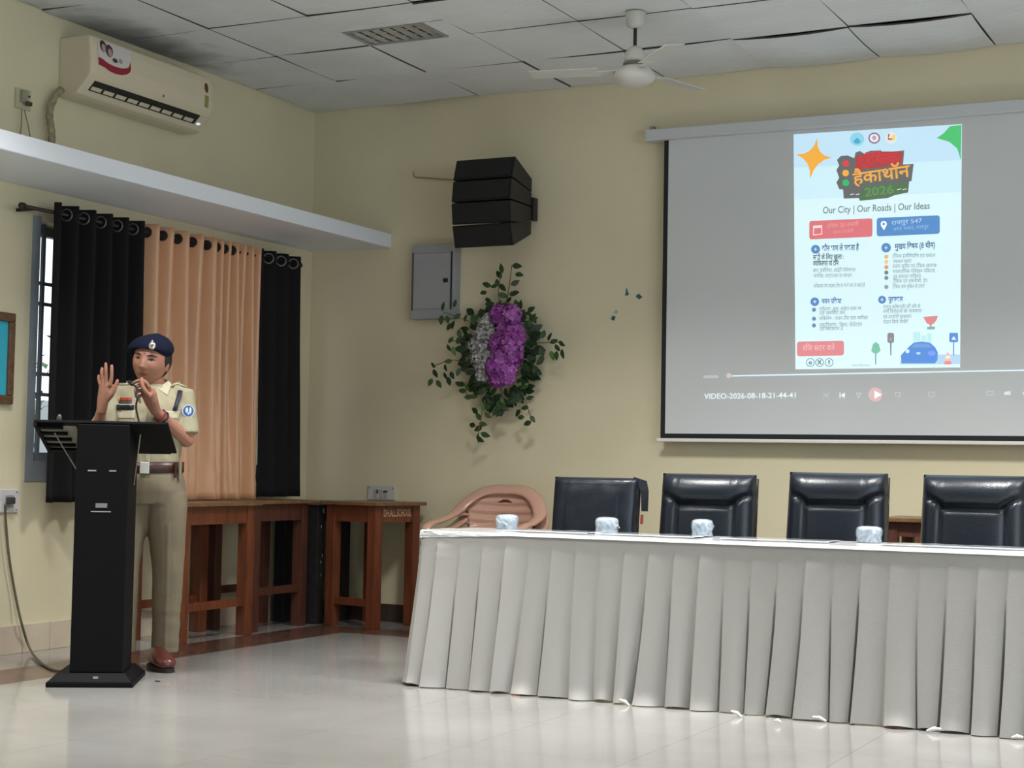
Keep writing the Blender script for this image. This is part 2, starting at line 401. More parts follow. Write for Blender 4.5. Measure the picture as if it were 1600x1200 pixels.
for k in range(3):
    a = YAW+PI/2+.16+k*2*PI/3
    Mz = rot(a, 'Z') @ rot(.14, 'X')
    b = MB().box(Mz @ Vector((.36, 0, 0))+Vector((0, 0, 3.005)), (.36, .105, .004), Mz); b.box(Mz @ Vector((.13, 0, 0))+Vector((0, 0, 3.003)), (.14, .04, .005), Mz)
    b.build('fan_blade', fw, fan, bevel=.0015)

# ------------------------------------------------------------------ air conditioner and wiring on the left wall
acm = mat('ac_plastic', (214, 204, 178), .38)
AY0, AY1, AZ0, AZ1 = -2.43, -1.375, 2.885, 3.205
ac = thing('air_conditioner', 'cream split air conditioner on the left wall above the ledge', 'air conditioner', (0, (AY0+AY1)/2, AZ0))
L2 = (AY1-AY0)/2
prof = [(0, .0), (.10, .0), (.135, .010), (.150, .03), (.205, .085), (.222, .11), (.226, .18), (.217, .27), (.208, .308), (.196, .32), (0, .32)]
b = MB(); n = len(prof); rows = []
for yy, sc in ((-L2, .93), (-L2+.012, .98), (-L2+.04, 1), (L2-.04, 1), (L2-.012, .98), (L2, .93)):
    rows.append([(p[0]*sc, yy, (p[1]-.16)*(sc*.5+.5)+.16) for p in prof])
b.v = [p for r_ in rows for p in r_]
for i in range(len(rows)-1):
    for j in range(n): b.f.append((i*n+j, i*n+(j+1) % n, (i+1)*n+(j+1) % n, (i+1)*n+j))
b.f.append(tuple(range(n))); b.f.append(tuple((len(rows)-1)*n+j for j in range(n))[::-1])
b.build('body', acm, ac, smooth=False, bevel=.006)
def acp(yl, s):   # point on the slanted outlet face, s 0 bottom .. 1 top
    return Vector((.150+.055*s, yl, .03+.055*s))
nv = Vector((.707, 0, -.707))
def acquad(y0, y1, s0, s1, off): return [acp(y0, s0)+nv*off, acp(y1, s0)+nv*off, acp(y1, s1)+nv*off, acp(y0, s1)+nv*off]
q0, q1 = acquad(-L2+.05, L2-.11, .12, .95, .0015), acquad(-L2+.05, L2-.11, .12, .95, -.004)
MB().add(q0+q1, [(0, 1, 2, 3), (4, 5, 6, 7), (0, 1, 5, 4), (1, 2, 6, 5), (2, 3, 7, 6), (3, 0, 4, 7)]).build('outlet', mat('outlet_dark', (28, 26, 24), .6), ac)
nl = 9
for i in range(nl):
    a0 = -L2+.06+(2*L2-.18)*i/nl; a1 = a0+(2*L2-.18)/nl-.02
    q0, q1 = acquad(a0, a1, .22, .5, .004), acquad(a0, a1, .22, .5, .0016)
    MB().add(q0+q1, [(0, 1, 2, 3), (4, 5, 6, 7), (0, 1, 5, 4), (1, 2, 6, 5), (2, 3, 7, 6), (3, 0, 4, 7)]).build('louvre', acm, ac)
# print on the front panel: front face follows the profile, panel x at height z
def facx(z):
    pts = [(.085, .205), (.11, .222), (.18, .226), (.27, .217), (.308, .208), (.32, .196)]
    for (z0, x0), (z1, x1) in zip(pts, pts[1:]):
        if z <= z1: return x0+(x1-x0)*(z-z0)/(z1-z0)
    return .196
def acprint(name, poly, m, lay, parent=ac, dz=.02):
    """flat sticker following the curved front, poly in (y, z)"""
    bm = bmesh.new(); f = bm.faces.new([bm.verts.new((0, p[0], p[1])) for p in poly])
    for zc in (.11, .18, .27, .308):
        bmesh.ops.bisect_plane(bm, geom=bm.verts[:]+bm.edges[:]+bm.faces[:], plane_co=(0, 0, zc), plane_no=(0, 0, 1))
    for v in bm.verts: v.co.x = facx(v.co.z)+.0012*lay
    me = bpy.data.meshes.new(name); bm.to_mesh(me); bm.free(); return link(name, me, m, parent)
sy0, sy1 = -L2+.045, -L2+.315
stk = [(sy0, .305), (sy1, .300), (sy1-.01, .24)]+[(sy0+(sy1-sy0)*(.5+.46*math.cos(a)), .20-.055*math.sin(a)) for a in [i*PI/8 for i in range(0, 7)]]+[(sy0, .165)]
st = acprint('sticker', stk, mat('sticker_white', (214, 208, 206), .4), 1)
arc = [(sy0, .205)]+[(sy0+(sy1-sy0)*(.5+.42*math.cos(a)), .218-.035*math.sin(a)) for a in [PI-.5-i*(PI-.8)/8 for i in range(9)]]+[(sy1-.012, .24)]+[(sy0+(sy1-sy0)*(.5+.46*math.cos(a)), .20-.055*math.sin(a)) for a in [i*PI/8 for i in range(0, 7)]]+[(sy0, .165)]
acprint('sticker_band', arc, mat('sticker_red', (150, 30, 52), .4), 2, st)
dk = mat('sticker_dark', (66, 52, 54), .5); sk2 = mat('sticker_mid', (176, 150, 146), .5)
def oval(cy, cz, ry, rz_, n=12): return [(cy+ry*math.cos(2*PI*i/n), cz+rz_*math.sin(2*PI*i/n)) for i in range(n)]
acprint('sticker_print', oval(sy0+.042, .272, .026, .032), dk, 3, st); acprint('sticker_print', oval(sy0+.088, .258, .028, .034), dk, 3.2, st)
acprint('sticker_print', oval(sy0+.042, .262, .017, .022), sk2, 4, st); acprint('sticker_print', oval(sy0+.09, .248, .018, .022), sk2, 4.2, st)
acprint('sticker_print', oval(sy0+.13, .215, .02, .012), dk, 3, st); acprint('sticker_print', oval(sy0+.175, .222, .016, .014), sk2, 3, st)
acprint('emblem', oval(.06, .115, .010, .008), mat('emblem_grey', (110, 104, 96), .4), 1)
acprint('round_sticker', oval(L2-.085, .245, .018, .03), mat('sticker_brown', (104, 58, 44), .4), 1)
acprint('energy_label', [(L2-.105, .20), (L2-.068, .20), (L2-.068, .13), (L2-.105, .13)], mat('label_green', (150, 148, 84), .4), 1)
MB().ball((.158, L2-.075, .045), (.012, .022, .010)).build('painted_glare', mat('lens', (230, 232, 245), .05, coat=1, emit=(230, 235, 255), es=.6), ac, smooth=True)  # glare on the casing, put in as a small glowing white bead
# refrigerant pipe, socket and wires above the ledge
pp = [at(96, 140, x=.05), at(86, 150, x=.05), at(79, 166, x=.05), at(77, 184, x=.05), at(80, 200, x=.05), at(81, 215, x=.05)]
pp.append(Vector((.05, pp[-1].y, 2.474)))
b = MB(); pts = []
for i in range(len(pp)-1):
    for k in range(4): pts.append(pp[i].lerp(pp[i+1], k/4))
pts.append(pp[-1])
b.tube(pts, [.019*(1+.10*math.sin(i*2.3)) for i in range(len(pts))], 10)
tag(b.build('refrigerant_pipe', mat('pipe_wrap', (168, 156, 128), .7, var=.45, vscale=30, bump=.4, bscale=50), smooth=True), 'taped pipe hanging from the air conditioner down to the ledge', 'pipe')
c = at(35, 156, x=0)
so = thing('wall_socket', 'beige socket plate with two plugs above the ledge', 'socket', (0, c.y, c.z))
sw = mat('socket_beige', (196, 190, 160), .4)
MB().b2((.001, -.055, -.05), (.012, .05, .055)).build('plate', sw, so, bevel=.002)
MB().b2((.012, -.03, -.02), (.03, .012, .045)).build('socket_block', mat('socket_grey', (150, 148, 132), .5), so, bevel=.003)
MB().b2((.03, -.012, -.034), (.05, .022, -.012)).build('plug', mat('plug_brown', (76, 66, 52), .5), so, bevel=.004)
MB().ball((.014, .034, .022), .006).build('indicator', M['black'], so)
for du, dv0, u1 in ((34, 170, 31), (38, 172, 48)):
    p0, p1 = at(du, dv0, x=.035), at(u1, 219, x=.03)
    wv = (MB().tube([p0, p0.lerp(p1, .5)+Vector((.004, 0, 0)), p1, Vector((p1.x, p1.y, 2.474))], .0035, 6))
    tag(wv.build('power_wire', mat('wire_beige', (140, 130, 104), .6)), ('straight' if u1 < 40 else 'slanting')+' beige wire hanging from the socket above the ledge', 'wire')

# ------------------------------------------------------------------ curtains
RZ = 2.247
rodt = thing('curtain_rod', 'thin dark curtain rod under the white ledge', 'curtain rod', (.13, 0, RZ))
rm = mat('rod_bronze', (52, 46, 40), .4, metal=.5)
MB().tube([(0, -2.80, 0), (0, -.35, 0)], .010, 10).build('rod', rm, rodt, smooth=True)
for y in (-2.80, -.335): MB().lathe([(.010, -.02), (.017, -.012), (.017, .012), (.010, .02)], (0, y, 0), 12, rot(PI/2, 'X')).build('finial', rm, rodt)
for y in (-2.70, -.345): MB().b2((-.129, y-.008, -.008), (-.012, y+.008, .008)).build('bracket', rm, rodt)
def curtain(name, label, y0, y1, yb0, yb1, zb, m, fold, rings, ringm, nf=160, crump=0, group=None, ring_hole=None, rr=.030):
    t = thing(name, label, 'curtain', (.13, 0, 0), 0, group)
    zt = RZ+.048; nv_ = 34
    def fn(a, c):
        k = c**1.4
        y = (y0+(y1-y0)*a)*(1-k)+(yb0+(yb1-yb0)*a)*k
        z = zt+(zb-zt)*c
        x = fold(a, c)
        x += .006*noise.noise(Vector((a*14, c*3, 1)))*c
        if crump and c > .8: x += crump*(c-.8)*5*noise.noise(Vector((a*22, c*40, 5))); z += crump*.4*(c-.8)*noise.noise(Vector((a*17, 0, 9)))
        return (x, y, z)
    MB().grid(fn, nf, nv_).build('cloth', m, t, smooth=True, solid=.003)
    rings = [k_/2000 for k_ in range(8, 1990) if fold(k_/2000, .03) < 0 <= fold((k_+1)/2000, .03)] if isinstance(rings, int) else rings
    for a in rings[:8]:
        y = y0+(y1-y0)*a; d = (fold(a+.003, .04)-fold(a-.003, .04))/(.006*(y1-y0)); nrm = Vector((1, -d, 0)).normalized()
        p = Vector((0, y, RZ))+nrm*.003
        q = nrm.to_track_quat('Z', 'Y').to_matrix()
        pts = [p+q @ Vector((rr*math.cos(2*PI*i/16), rr*math.sin(2*PI*i/16), .003)) for i in range(17)]
        MB().tube(pts, .0048, 6, cap=False).build('grommet', ringm, t, smooth=True)
        if ring_hole: MB().lathe([(rr-.004, .001), (rr-.004, .004)], p, 16, q).build('grommet_hole', ring_hole, t)
    return t
M['curtb'] = mat('black_curtain', (27, 26, 27), .85, spec=.2, bump=.05, bscale=200)
M['curtp'] = mat('peach_satin', (216, 166, 128), .30, spec=.5, sheen=.2, var=.05, vscale=3)
ringm = mat('grommet_pewter', (120, 118, 116), .35, metal=.7)
nfl = 5.6
fb = lambda a, c: .045*math.sin(2*PI*nfl*a+.6)*(1-.25*c)+.010*math.sin(2*PI*nfl*2*a)
curtain('black_curtain', 'wide black curtain panel nearest the barred window edge', -2.60, -1.865, -2.585, -1.80, .765, M['curtb'], fb,
        0, ringm, group='curtains on the rod')
def fp(a, c):
    # wide loops first, tight folds after
    if a < .57: ph = a/.57*4.5
    else: ph = 4.5+(a-.57)/.43*6.0
    k_ = min(1, max(0, (a-.50)/.12)); amp = .052*(1-k_)+.036*k_
    return amp*math.sin(2*PI*ph-1.35)*(1-.6*c)+.040*math.sin(2*PI*ph*.42+1.2)*c*(1-.3*c) + .008*noise.noise(Vector((a*9, c*1.5, 3)))
curtain('peach_curtain', 'shiny peach satin curtain between the black curtains', -1.862, -.80, -1.797, -.744, .768, M['curtp'], fp,
        0, mat('grommet_dark', (64, 52, 50), .4, metal=.5), nf=240, crump=.018, ring_hole=mat('grommet_shadow', (36, 26, 30), .7), rr=.026)
fb2 = lambda a, c: .03*math.sin(2*PI*3.3*a+.9)*(1-.2*c)
curtain('black_curtain', 'narrow black curtain panel beside the room corner', -.79, -.345, -.760, -.28, .780, M['curtb'], fb2, 0, ringm, group='curtains on the rod')

# ------------------------------------------------------------------ picture and socket at far left
pf = thing('framed_board', 'turquoise board in a carved brown frame at the left edge', 'picture', (0, -2.705, 1.257))
fm = mat('carved_frame', (112, 82, 58), .45, var=.4, vscale=30, bump=.3, bscale=60)
b = MB(); Wf, Hf = .62, .461
for a_, c_ in (((0, 0), (-Wf, .045)), ((0, Hf-.045), (-Wf, Hf)), ((0, .0455), (-.04, Hf-.0455)), ((-Wf, .0455), (-Wf+.04, Hf-.0455))):
    MB().b2((.002, a_[0], a_[1]), (.026, c_[0], c_[1])).build('frame_bar', fm, pf, bevel=.005)
MB().b2((.002, -Wf+.041, .046), (.012, -.041, Hf-.046)).build('panel', mat('turquoise', (52, 172, 196), .35), pf)
ws = thing('wall_socket', 'white socket plate with dark plug low on the left wall', 'socket', (0, -2.69, .771))
MB().b2((.001, -.065, -.058), (.012, .06, .058)).build('plate', mat('socket_white', (205, 203, 206), .4), ws, bevel=.003)
for p in ((.045, .045), (.045, -.045)): MB().lathe([(.004, 0), (.004, .003)], (.012, p[0], p[1]), 8, rot(PI/2, 'Y')).build('screw', M['steel'], ws)
MB().b2((.012, -.035, -.03), (.02, .02, .03)).build('socket_face', mat('socket_face', (160, 158, 160), .5), ws, bevel=.002)
MB().b2((.02, -.04, -.014), (.05, 0, .02)).build('plug', mat('plug_grey', (58, 58, 60), .5), ws, bevel=.005)
ca = [at(8, 788, x=.045), at(9, 815, x=.03), at(14, 870, x=.03), at(24, 930, x=.03), at(34, 975, x=.05), at(46, 1012, z=.03), at(62, 1034, z=.009), at(84, 1046, z=.007), at(104, 1047, z=.007), at(122, 1040, z=.007)]
def spline(P, k=6):
    P = [Vector(p) for p in P]; out = []
    for i in range(len(P)-1):
        p0, p1, p2, p3 = P[max(i-1, 0)], P[i], P[i+1], P[min(i+2, len(P)-1)]
        for j in range(k):
            t = j/k; out.append(.5*((2*p1)+(p2-p0)*t+(2*p0-5*p1+4*p2-p3)*t*t+(3*p1-p0-3*p2+p3)*t**3))
    return out+[P[-1]]
tag(MB().tube(spline(ca), .0065, 8).build('power_cable', mat('cable_olive', (96, 92, 72), .5), smooth=True), 'grey power cable running from the low socket to the lectern', 'cable')

# ------------------------------------------------------------------ desks
def desk(name, label, loc, rz, wx, wy, h, m, topm, leg=.062, tth=.022, apron=.10, over=.03, rail=.17, marks=None, group=None, back_m=None, side_rails=True):
    """origin at the centre of the floor footprint, legs wx by wy apart (outer faces)"""
    t = thing(name, label, 'desk', loc, rz, group)
    MB().b2((-wx/2-over, -wy/2-over, h-tth), (wx/2+over, wy/2+over, h)).build('top', topm, t, bevel=.003)
    for sx in (-1, 1):
        for sy in (-1, 1):
            cx, cy = sx*(wx/2-leg/2), sy*(wy/2-leg/2)
            MB().b2((cx-leg/2, cy-leg/2, 0), (cx+leg/2, cy+leg/2, h-tth)).build('leg', back_m if (back_m and sy*0+sx < 0 and False) else m, t, bevel=.003)
    z1, z0 = h-tth-.001, h-tth-apron
    for s in (-1, 1):
        MB().b2((-wx/2+leg, s*(wy/2-.008)-.012*s, z0), (wx/2-leg, s*(wy/2-.008), z1)).build('apron', m, t)
        MB().b2((s*(wx/2-.008)-.012*s, -wy/2+leg, z0), (s*(wx/2-.008), wy/2-leg, z1)).build('apron', m, t)
        if side_rails: MB().b2((s*(wx/2-.015)-.03*s, -wy/2+leg, rail-.022), (s*(wx/2-.015), wy/2-leg, rail+.022)).build('stretcher', m, t)
    return t
# two against the left wall, one dark in the corner, one turned against the back wall, one behind the chairs
d = desk('school_desk', 'brown wooden desk under the peach curtain beside the officer', (.225, -1.485, 0), 0, .39, .66, .762, M['wood'], M['woodtop'], leg=.068, rail=.19, group='wooden desks')
MB().b2((-.12, -.015, .17), (.16, .015, .20)).build('cross_rail', M['wood'], d)
d = desk('school_desk', 'dark brown desk under the narrow black curtain', (.195, -.80, 0), 0, .34, .56, .766, M['woodd'], M['woodtop'], leg=.066, rail=.23, group='wooden desks')
d = desk('corner_desk', 'black painted desk squeezed into the room corner', (.225, -.25, 0), 0, .32, .38, .755, M['blackwood'], M['woodtop'], leg=.085, rail=.12, over=.015, group=None)
pm = mat('paint_marks', (190, 190, 188), .6)
for y, z, s in ((-.11, .70, .010), (-.10, .685, .006), (-.13, .60, .006), (-.11, .42, .008), (-.125, .38, .006), (-.12, .30, .006)):
    MB().ball((.160, y-.02, z), (.002, s*.7, s*1.5), 8).build('paint_mark', pm, d)
ang = -.17; near = Vector((.845, -.515, 0)); a_ = Vector((math.cos(ang), math.sin(ang), 0)); b_ = Vector((-math.sin(ang), math.cos(ang), 0))
wx, wy = .40, .42
ctr = near-a_*wx/2+b_*wy/2
d = desk('school_desk', 'orange brown desk turned against the back wall with painted lettering', (ctr.x, ctr.y, 0), ang, wx, wy, .762, M['wood'], M['woodtop'], leg=.066, rail=.155, group='wooden desks', side_rails=False)
MB().b2((-wx/2+.066, -wy/2+.012, .133), (wx/2-.066, -wy/2+.042, .177)).build('stretcher', M['wood'], d)
text('DH.ALL.SCHOOL', .062, (wx/2-.0065, 0.0, .694), mat('cream_lettering', (196, 164, 136), .6), d, ax=(0, 1, 0), up=(0, 0, 1), width=.26, bold=.0012)
d = desk('school_desk', 'dark wooden desk by the back wall seen between two leather chairs', (4.22, -.33, 0), 0, .60, .42, .765, M['woodd'], M['woodtop'], leg=.06, rail=.2, apron=.075, group='wooden desks')
MB().b2((-.14, -.215, .60), (-.06, -.196, .765-.1)).build('drawer_block', M['wood'], d)

# socket on back wall, electric box, loudspeaker, wreath
so = thing('wall_socket', 'grey switch plate on the back wall just above the desk', 'socket', (.577, 0, .797))
MB().b2((-.10, -.012, -.03), (.10, -.001, .062)).build('plate', mat('socket_pale', (196, 196, 194), .4), so, bevel=.003)
for x in (-.04, .0, .035): MB().b2((x-.012, -.017, -.02), (x+.012, -.012, .036)).build('switch', mat('switch_white', (170, 172, 170), .4), so, bevel=.002)
MB().b2((-.03, -.019, .01), (-.022, -.0172, .035)).build('switch_mark', M['black'], so); MB().b2((.02, -.019, .018), (.05, -.0172, .026)).build('switch_mark', M['black'], so)
for x in (-.088, .088): MB().ball((x, -.0125, .045), .005).build('screw', M['steel'], so)
eb = thing('electrical_box', 'grey steel electrical panel box under the loudspeaker', 'electrical box', (.957, 0, 1.908))
em = mat('panel_steel', (160, 162, 166), .4, var=.06, vscale=6)
MB().b2((-.157, -.075, 0), (.157, -.001, .470)).build('housing', em, eb, bevel=.003)
MB().b2((-.137, -.082, .062), (.122, -.0755, .412)).build('door', em, eb, bevel=.002)
MB().b2((.128, -.078, .055), (.138, -.0755, .42)).build('edge_seal', M['black'], eb); MB().b2((-.150, -.078, .055), (-.140, -.0755, .42)).build('edge_seal', mat('seal_grey', (90, 88, 80), .6), eb)
MB().b2((.080, -.087, .225), (.112, -.0825, .250)).build('latch', M['black'], eb)
sp = thing('loudspeaker', 'black four module line array loudspeaker on the back wall', 'loudspeaker', (1.45, 0, 2.30))
cabm = mat('speaker_cabinet', (14, 15, 17), .45, bump=.1, bscale=90); grm = mat('speaker_grille', (15, 16, 19), .7, bump=.5, bscale=260)
hs = .545; W2 = .20
zz = [0, .138, .273, .408, .545]
yf = [-.335, -.375, -.390, -.375, -.335]
zr = [.10, .185, .273, .36, .445]
for i in range(4):
    g = .004
    pr = [(yf[i], zz[i]+g), (yf[i+1], zz[i+1]-g), (-.10, zr[i+1]-g*.5), (-.10, zr[i]+g*.5)]
    MB().prism(pr, 'x', -W2, W2).build('cabinet', cabm, sp, bevel=.006)
    k0, k1 = Vector((0, yf[i], zz[i])), Vector((0, yf[i+1], zz[i+1])); dd = (k1-k0).normalized(); nn = Vector((0, -dd.z, dd.y))
    p0, p1 = k0+dd*.012+nn*.001, k1-dd*.012+nn*.001
    pr = [(p0.y, p0.z), (p1.y, p1.z), (p1.y+nn.y*.008, p1.z+nn.z*.008), (p0.y+nn.y*.008, p0.z+nn.z*.008)]
    MB().prism(pr, 'x', -W2+.012, W2-.012).build('grille', grm, sp, bevel=.002)
MB().b2((W2-.02, -.098, .19), (W2+.012, -.04, .33)).build('side_bracket', M['black'], sp, bevel=.003)
MB().b2((-.06, -.11, .2), (.06, -.001, .35)).build('wall_mount', M['black'], sp)
p0, p1 = at(646, 268, y=-.01), at(706, 282, y=-.01)
tag(MB().tube(spline([p0, p0+Vector((.012, 0, -.035)), p0.lerp(p1, .35)+Vector((0, 0, -.022)), p1+Vector((.03, -.01, 0))]), .0045, 6).build('speaker_wire', mat('wire_wall', (150, 140, 100), .6)), 'thin cream wire leading to the loudspeaker', 'wire')

# wreath of artificial flowers
WP = lambda x, y, d=.04: at(640+x/3.75, 400+y/3.75, y=-d)
c0 = WP(545, 540, 0)
wr = thing('flower_wreath', 'artificial purple and white flower spray with green leaves on wall', 'wreath', (c0.x, 0, c0.z))
loc = lambda p: Vector((p.x-c0.x, p.y, p.z-c0.z))
lms = [mat('leaf_dark', (34, 62, 34), .5, var=.3, vscale=30), mat('leaf_mid', (48, 84, 42), .5, var=.3, vscale=30), mat('leaf_light', (92, 130, 66), .5, var=.2, vscale=30)]
def leaf_mesh(m, L=.062, W=.034):
    b = MB(); n = 6
    for i in range(n+1):
        t = i/n; w_ = W/2*math.sin(PI*min(1, t*.98+.02))**.8*(1-.35*t)*1.25 if 0 < i < n else .0008
        bend = -.010*t*t
        b.v += [(t*L, -w_, bend+.005*(w_/W)), (t*L, 0, bend), (t*L, w_, bend+.005*(w_/W))]
    for i in range(n):
        for j in range(2): b.f.append((i*3+j, i*3+j+1, i*3+j+4, i*3+j+3))
    me = bpy.data.meshes.new('leaf'); me.from_pydata(b.v, [], b.f); me.materials.append(m)
    for p in me.polygons: p.use_smooth = True
    return me
LM = [leaf_mesh(m) for m in lms]
r4 = random.Random(11)
def leaf(p, ang, sc=1, k=None, tilt=.35):
    """p local position, ang direction in the wall plane (0 = right, 90 = up)"""
    o = bpy.data.objects.new('leaf', LM[k if k is not None else r4.choices((0, 1, 2), (5, 4, 1))[0]]); C.objects.link(o); o.parent = wr
    A_ = rot(-ang, 'Y') @ rot(PI/2+r4.uniform(-.5, .5), 'X') @ rot(r4.uniform(-tilt, tilt), 'Y')
    o.matrix_local = Matrix.Translation(p) @ (A_.to_4x4()) @ Matrix.Scale(sc, 4)
sprays = [
 ([(560, 330), (580, 200), (600, 55)], [(628, 58), (643, 110), (618, 160), (625, 215), (578, 255), (608, 222)]),
 ([(545, 330), (520, 210), (542, 75)], [(540, 72), (523, 108), (512, 155), (495, 178), (452, 167), (545, 185), (432, 215), (545, 228), (450, 262), (470, 280)]),
 ([(420, 420), (330, 375), (200, 330)], [(265, 277), (200, 295), (278, 352), (188, 376), (220, 373), (330, 363), (257, 405), (232, 415), (388, 360), (432, 352)]),
 ([(380, 500), (300, 500), (225, 495)], [(240, 490), (225, 540), (257, 558), (290, 450), (320, 470), (290, 490)]),
 ([(380, 660), (260, 610), (130, 650)], [(135, 640), (145, 690), (122, 740), (170, 750), (225, 618), (205, 705), (250, 700), (228, 735), (215, 655), (285, 680)]),
 ([(660, 520), (740, 510), (890, 505)], [(743, 480), (782, 455), (820, 472), (845, 500), (895, 512), (862, 540), (895, 575), (857, 585), (832, 585), (775, 565)]),
 ([(620, 360), (690, 345), (720, 310)], [(715, 310), (690, 340), (718, 360), (705, 398), (650, 285), (625, 275), (735, 375), (660, 370)]),
 ([(620, 720), (660, 800), (715, 960)], [(662, 800), (703, 832), (640, 850), (675, 890), (720, 955), (690, 980), (650, 945), (628, 920), (660, 745), (675, 770)]),
 ([(460, 760), (430, 880), (400, 1060)], [(378, 905), (415, 890), (460, 888), (405, 940), (462, 932), (430, 985), (362, 988), (403, 1010), (440, 1050), (395, 1068), (413, 1075)]),
 ([(530, 760), (545, 830), (545, 900)], [(520, 890), (560, 895), (545, 850), (585, 860), (500, 830), (525, 925), (600, 840), (615, 850)]),
 ([(640, 640), (720, 670), (760, 690)], [(730, 600), (765, 615), (700, 640), (740, 680), (715, 715), (740, 690), (770, 605), (690, 570)]),
 ([(330, 740), (330, 800), (340, 830)], [(310, 790), (345, 830), (375, 825), (300, 750), (330, 770), (290, 750)])]
stm = mat('stem', (96, 84, 50), .6)
for pts, lv in sprays:
    P = [loc(WP(x, y, .05+.05*i)) for i, (x, y) in enumerate(pts)]
    MB().tube(spline(P), .0028, 5).build('stem', stm, wr)
    for (x, y) in lv:
        best = min(spline(P, 8), key=lambda q: (q-loc(WP(x, y, q.y*-1))).length)
        p = loc(WP(x, y, max(.045, -best.y+r4.uniform(-.015, .02))))
        dx, dz = p.x-best.x, p.z-best.z
        ang = math.atan2(dz, dx) if math.hypot(dx, dz) > .008 else math.atan2(P[-1].z-P[0].z, P[-1].x-P[0].x)
        ang += r4.uniform(-.4, .4)
        sc = r4.uniform(.8, 1.05)
        leaf(p-Vector((math.cos(ang), 0, math.sin(ang)))*.031*sc, ang, sc)
for i in range(180):                                       # dense collar of leaves round the flowers
    a = r4.uniform(0, 2*PI); e = r4.uniform(.85, 1.32)
    x, y = 530+190*e*math.cos(a)*.82, 560+255*e*math.sin(a)*.98
    if y < 330 and e > 1.05: continue
    p = loc(WP(x, y, r4.uniform(.05, .10)))
    leaf(p, -a+r4.uniform(-.9, .9), r4.uniform(.9, 1.35), r4.choices((0, 1), (4, 1))[0], tilt=.6)
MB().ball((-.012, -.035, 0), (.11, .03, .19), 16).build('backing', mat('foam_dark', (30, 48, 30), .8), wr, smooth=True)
pur = [mat('petal_purple', (178, 92, 182), .6, var=.35, vscale=18, col2=(140, 60, 150)), mat('petal_pink', (190, 112, 196), .6, var=.3, vscale=18, col2=(160, 84, 170))]
whi = mat('petal_white', (206, 204, 206), .6, var=.25, vscale=25, col2=(150, 152, 150))
def bloom(x, y, r, m, d=.10, pet=70, ps=.017):
    c = loc(WP(x, y, d)); b = MB(); rr = random.Random(int(x*7+y))
    b.ball(c, r*.66, 10)
    for i in range(pet):
        z = 1-2*(i+.5)/pet; th = i*2.399963; s_ = math.sqrt(1-z*z)
        nrm = Vector((s_*math.cos(th), -abs(z) if rr.random() < .6 else z, s_*math.sin(th))).normalized()
        p = c+nrm*r*rr.uniform(.72, 1.14); q = nrm.to_track_quat('Z', 'Y').to_matrix() @ rot(rr.uniform(0, 6.3), 'Z')
        for k in range(4):
            R = q @ rot(k*PI/2, 'Z')
            b.add([p, p+R @ Vector((ps*.6, -ps*.5, .006)), p+R @ Vector((ps*1.1, 0, .009)), p+R @ Vector((ps*.6, ps*.5, .006))], [(0, 1, 2, 3)])
    b.build('flower_head', m, wr)
for i, (x, y, r) in enumerate([(525, 345, .046), (600, 350, .05), (615, 440, .05), (560, 430, .038), (520, 510, .045), (600, 520, .055), (610, 590, .048), (540, 600, .05), (500, 650, .045), (570, 660, .05), (520, 715, .042), (575, 710, .035), (635, 480, .035)]):
    bloom(x, y, r*1.12, pur[i % 2], .105+.012*(i % 3), 80, .020)
for x, y, r in ((450, 400, .04), (425, 460, .045), (480, 460, .04), (395, 520, .042), (440, 540, .045), (410, 600, .042), (460, 590, .04), (430, 660, .042), (470, 370, .032), (425, 705, .03)):
    bloom(x, y, r*1.1, whi, .09, 46, .014)

# scraps of tape left on the wall
tp = mat('teal_tape', (46, 92, 98), .5)
for nm, pts in (('narrow upright scrap of teal tape on the wall', [(977, 462), (979, 449), (981, 455), (983, 461)]), ('diamond scrap of teal tape nearest the screen', [(993, 463), (998, 459), (1004, 464), (999, 468)]), ('dark rectangular scrap of teal tape, lowest of the three', [(955, 497), (958, 493), (962, 495), (960, 501), (956, 500)])):
    P = [at(u, v, y=0) for u, v in pts]
    tag(MB().prism([(p.x, p.z) for p in P], 'y', -.003, -.0002).build('tape_scrap', tp), nm, 'tape', 'tape scraps on the wall')
P = [(959, 489), (962, 484), (966, 486), (963, 491)]
tag(MB().prism([(at(u, v, y=0).x, at(u, v, y=0).z) for u, v in P], 'y', -.003, -.0002).build('tape_scrap', mat('pale_tape', (150, 178, 176), .5)), 'pale speckled tape scrap just above the dark rectangular one', 'tape', 'tape scraps on the wall')

# ------------------------------------------------------------------ projection screen
SY = -.08
SX0, SX1, SZ0, SZ1 = 2.497, 5.05, 1.172, 2.925
ps = thing('projection_screen', 'pull down projection screen showing a traffic poster video', 'projection screen', (0, 0, 0))
M['fabric'] = mat('screen_fabric', (206, 210, 212), .75, var=.03, vscale=1.5)
b = MB().b2((SX0+.028, SY, SZ0+.028), (SX1-.028, SY+.0015, SZ1)); b.build('fabric', M['fabric'], ps)
bk = mat('screen_border', (16, 18, 26), .6)
MB().b2((SX0, SY-.0004, SZ0), (SX0+.028, SY+.002, SZ1)).build('border', bk, ps)
MB().b2((SX1-.028, SY-.0004, SZ0), (SX1, SY+.002, SZ1)).build('border', bk, ps)
MB().b2((SX0+.028, SY-.0004, SZ0), (SX1-.028, SY+.002, SZ0+.028)).build('border', bk, ps)
cm = mat('screen_case_paint', (196, 200, 204), .4)
MB().b2((2.385, -.115, 2.918), (5.16, -.030, 2.986)).build('case', cm, ps, bevel=.008)
MB().b2((SX0-.02, SY-.012, SZ0-.020), (SX1+.02, SY+.012, SZ0)).build('bottom_bar', mat('bar_white', (222, 222, 216), .35), ps, bevel=.004)
for x in (2.40, 5.14): MB().b2((x-.012, -.04, 2.98), (x+.012, -.001, 3.02)).build('bracket', M['steel'], ps)
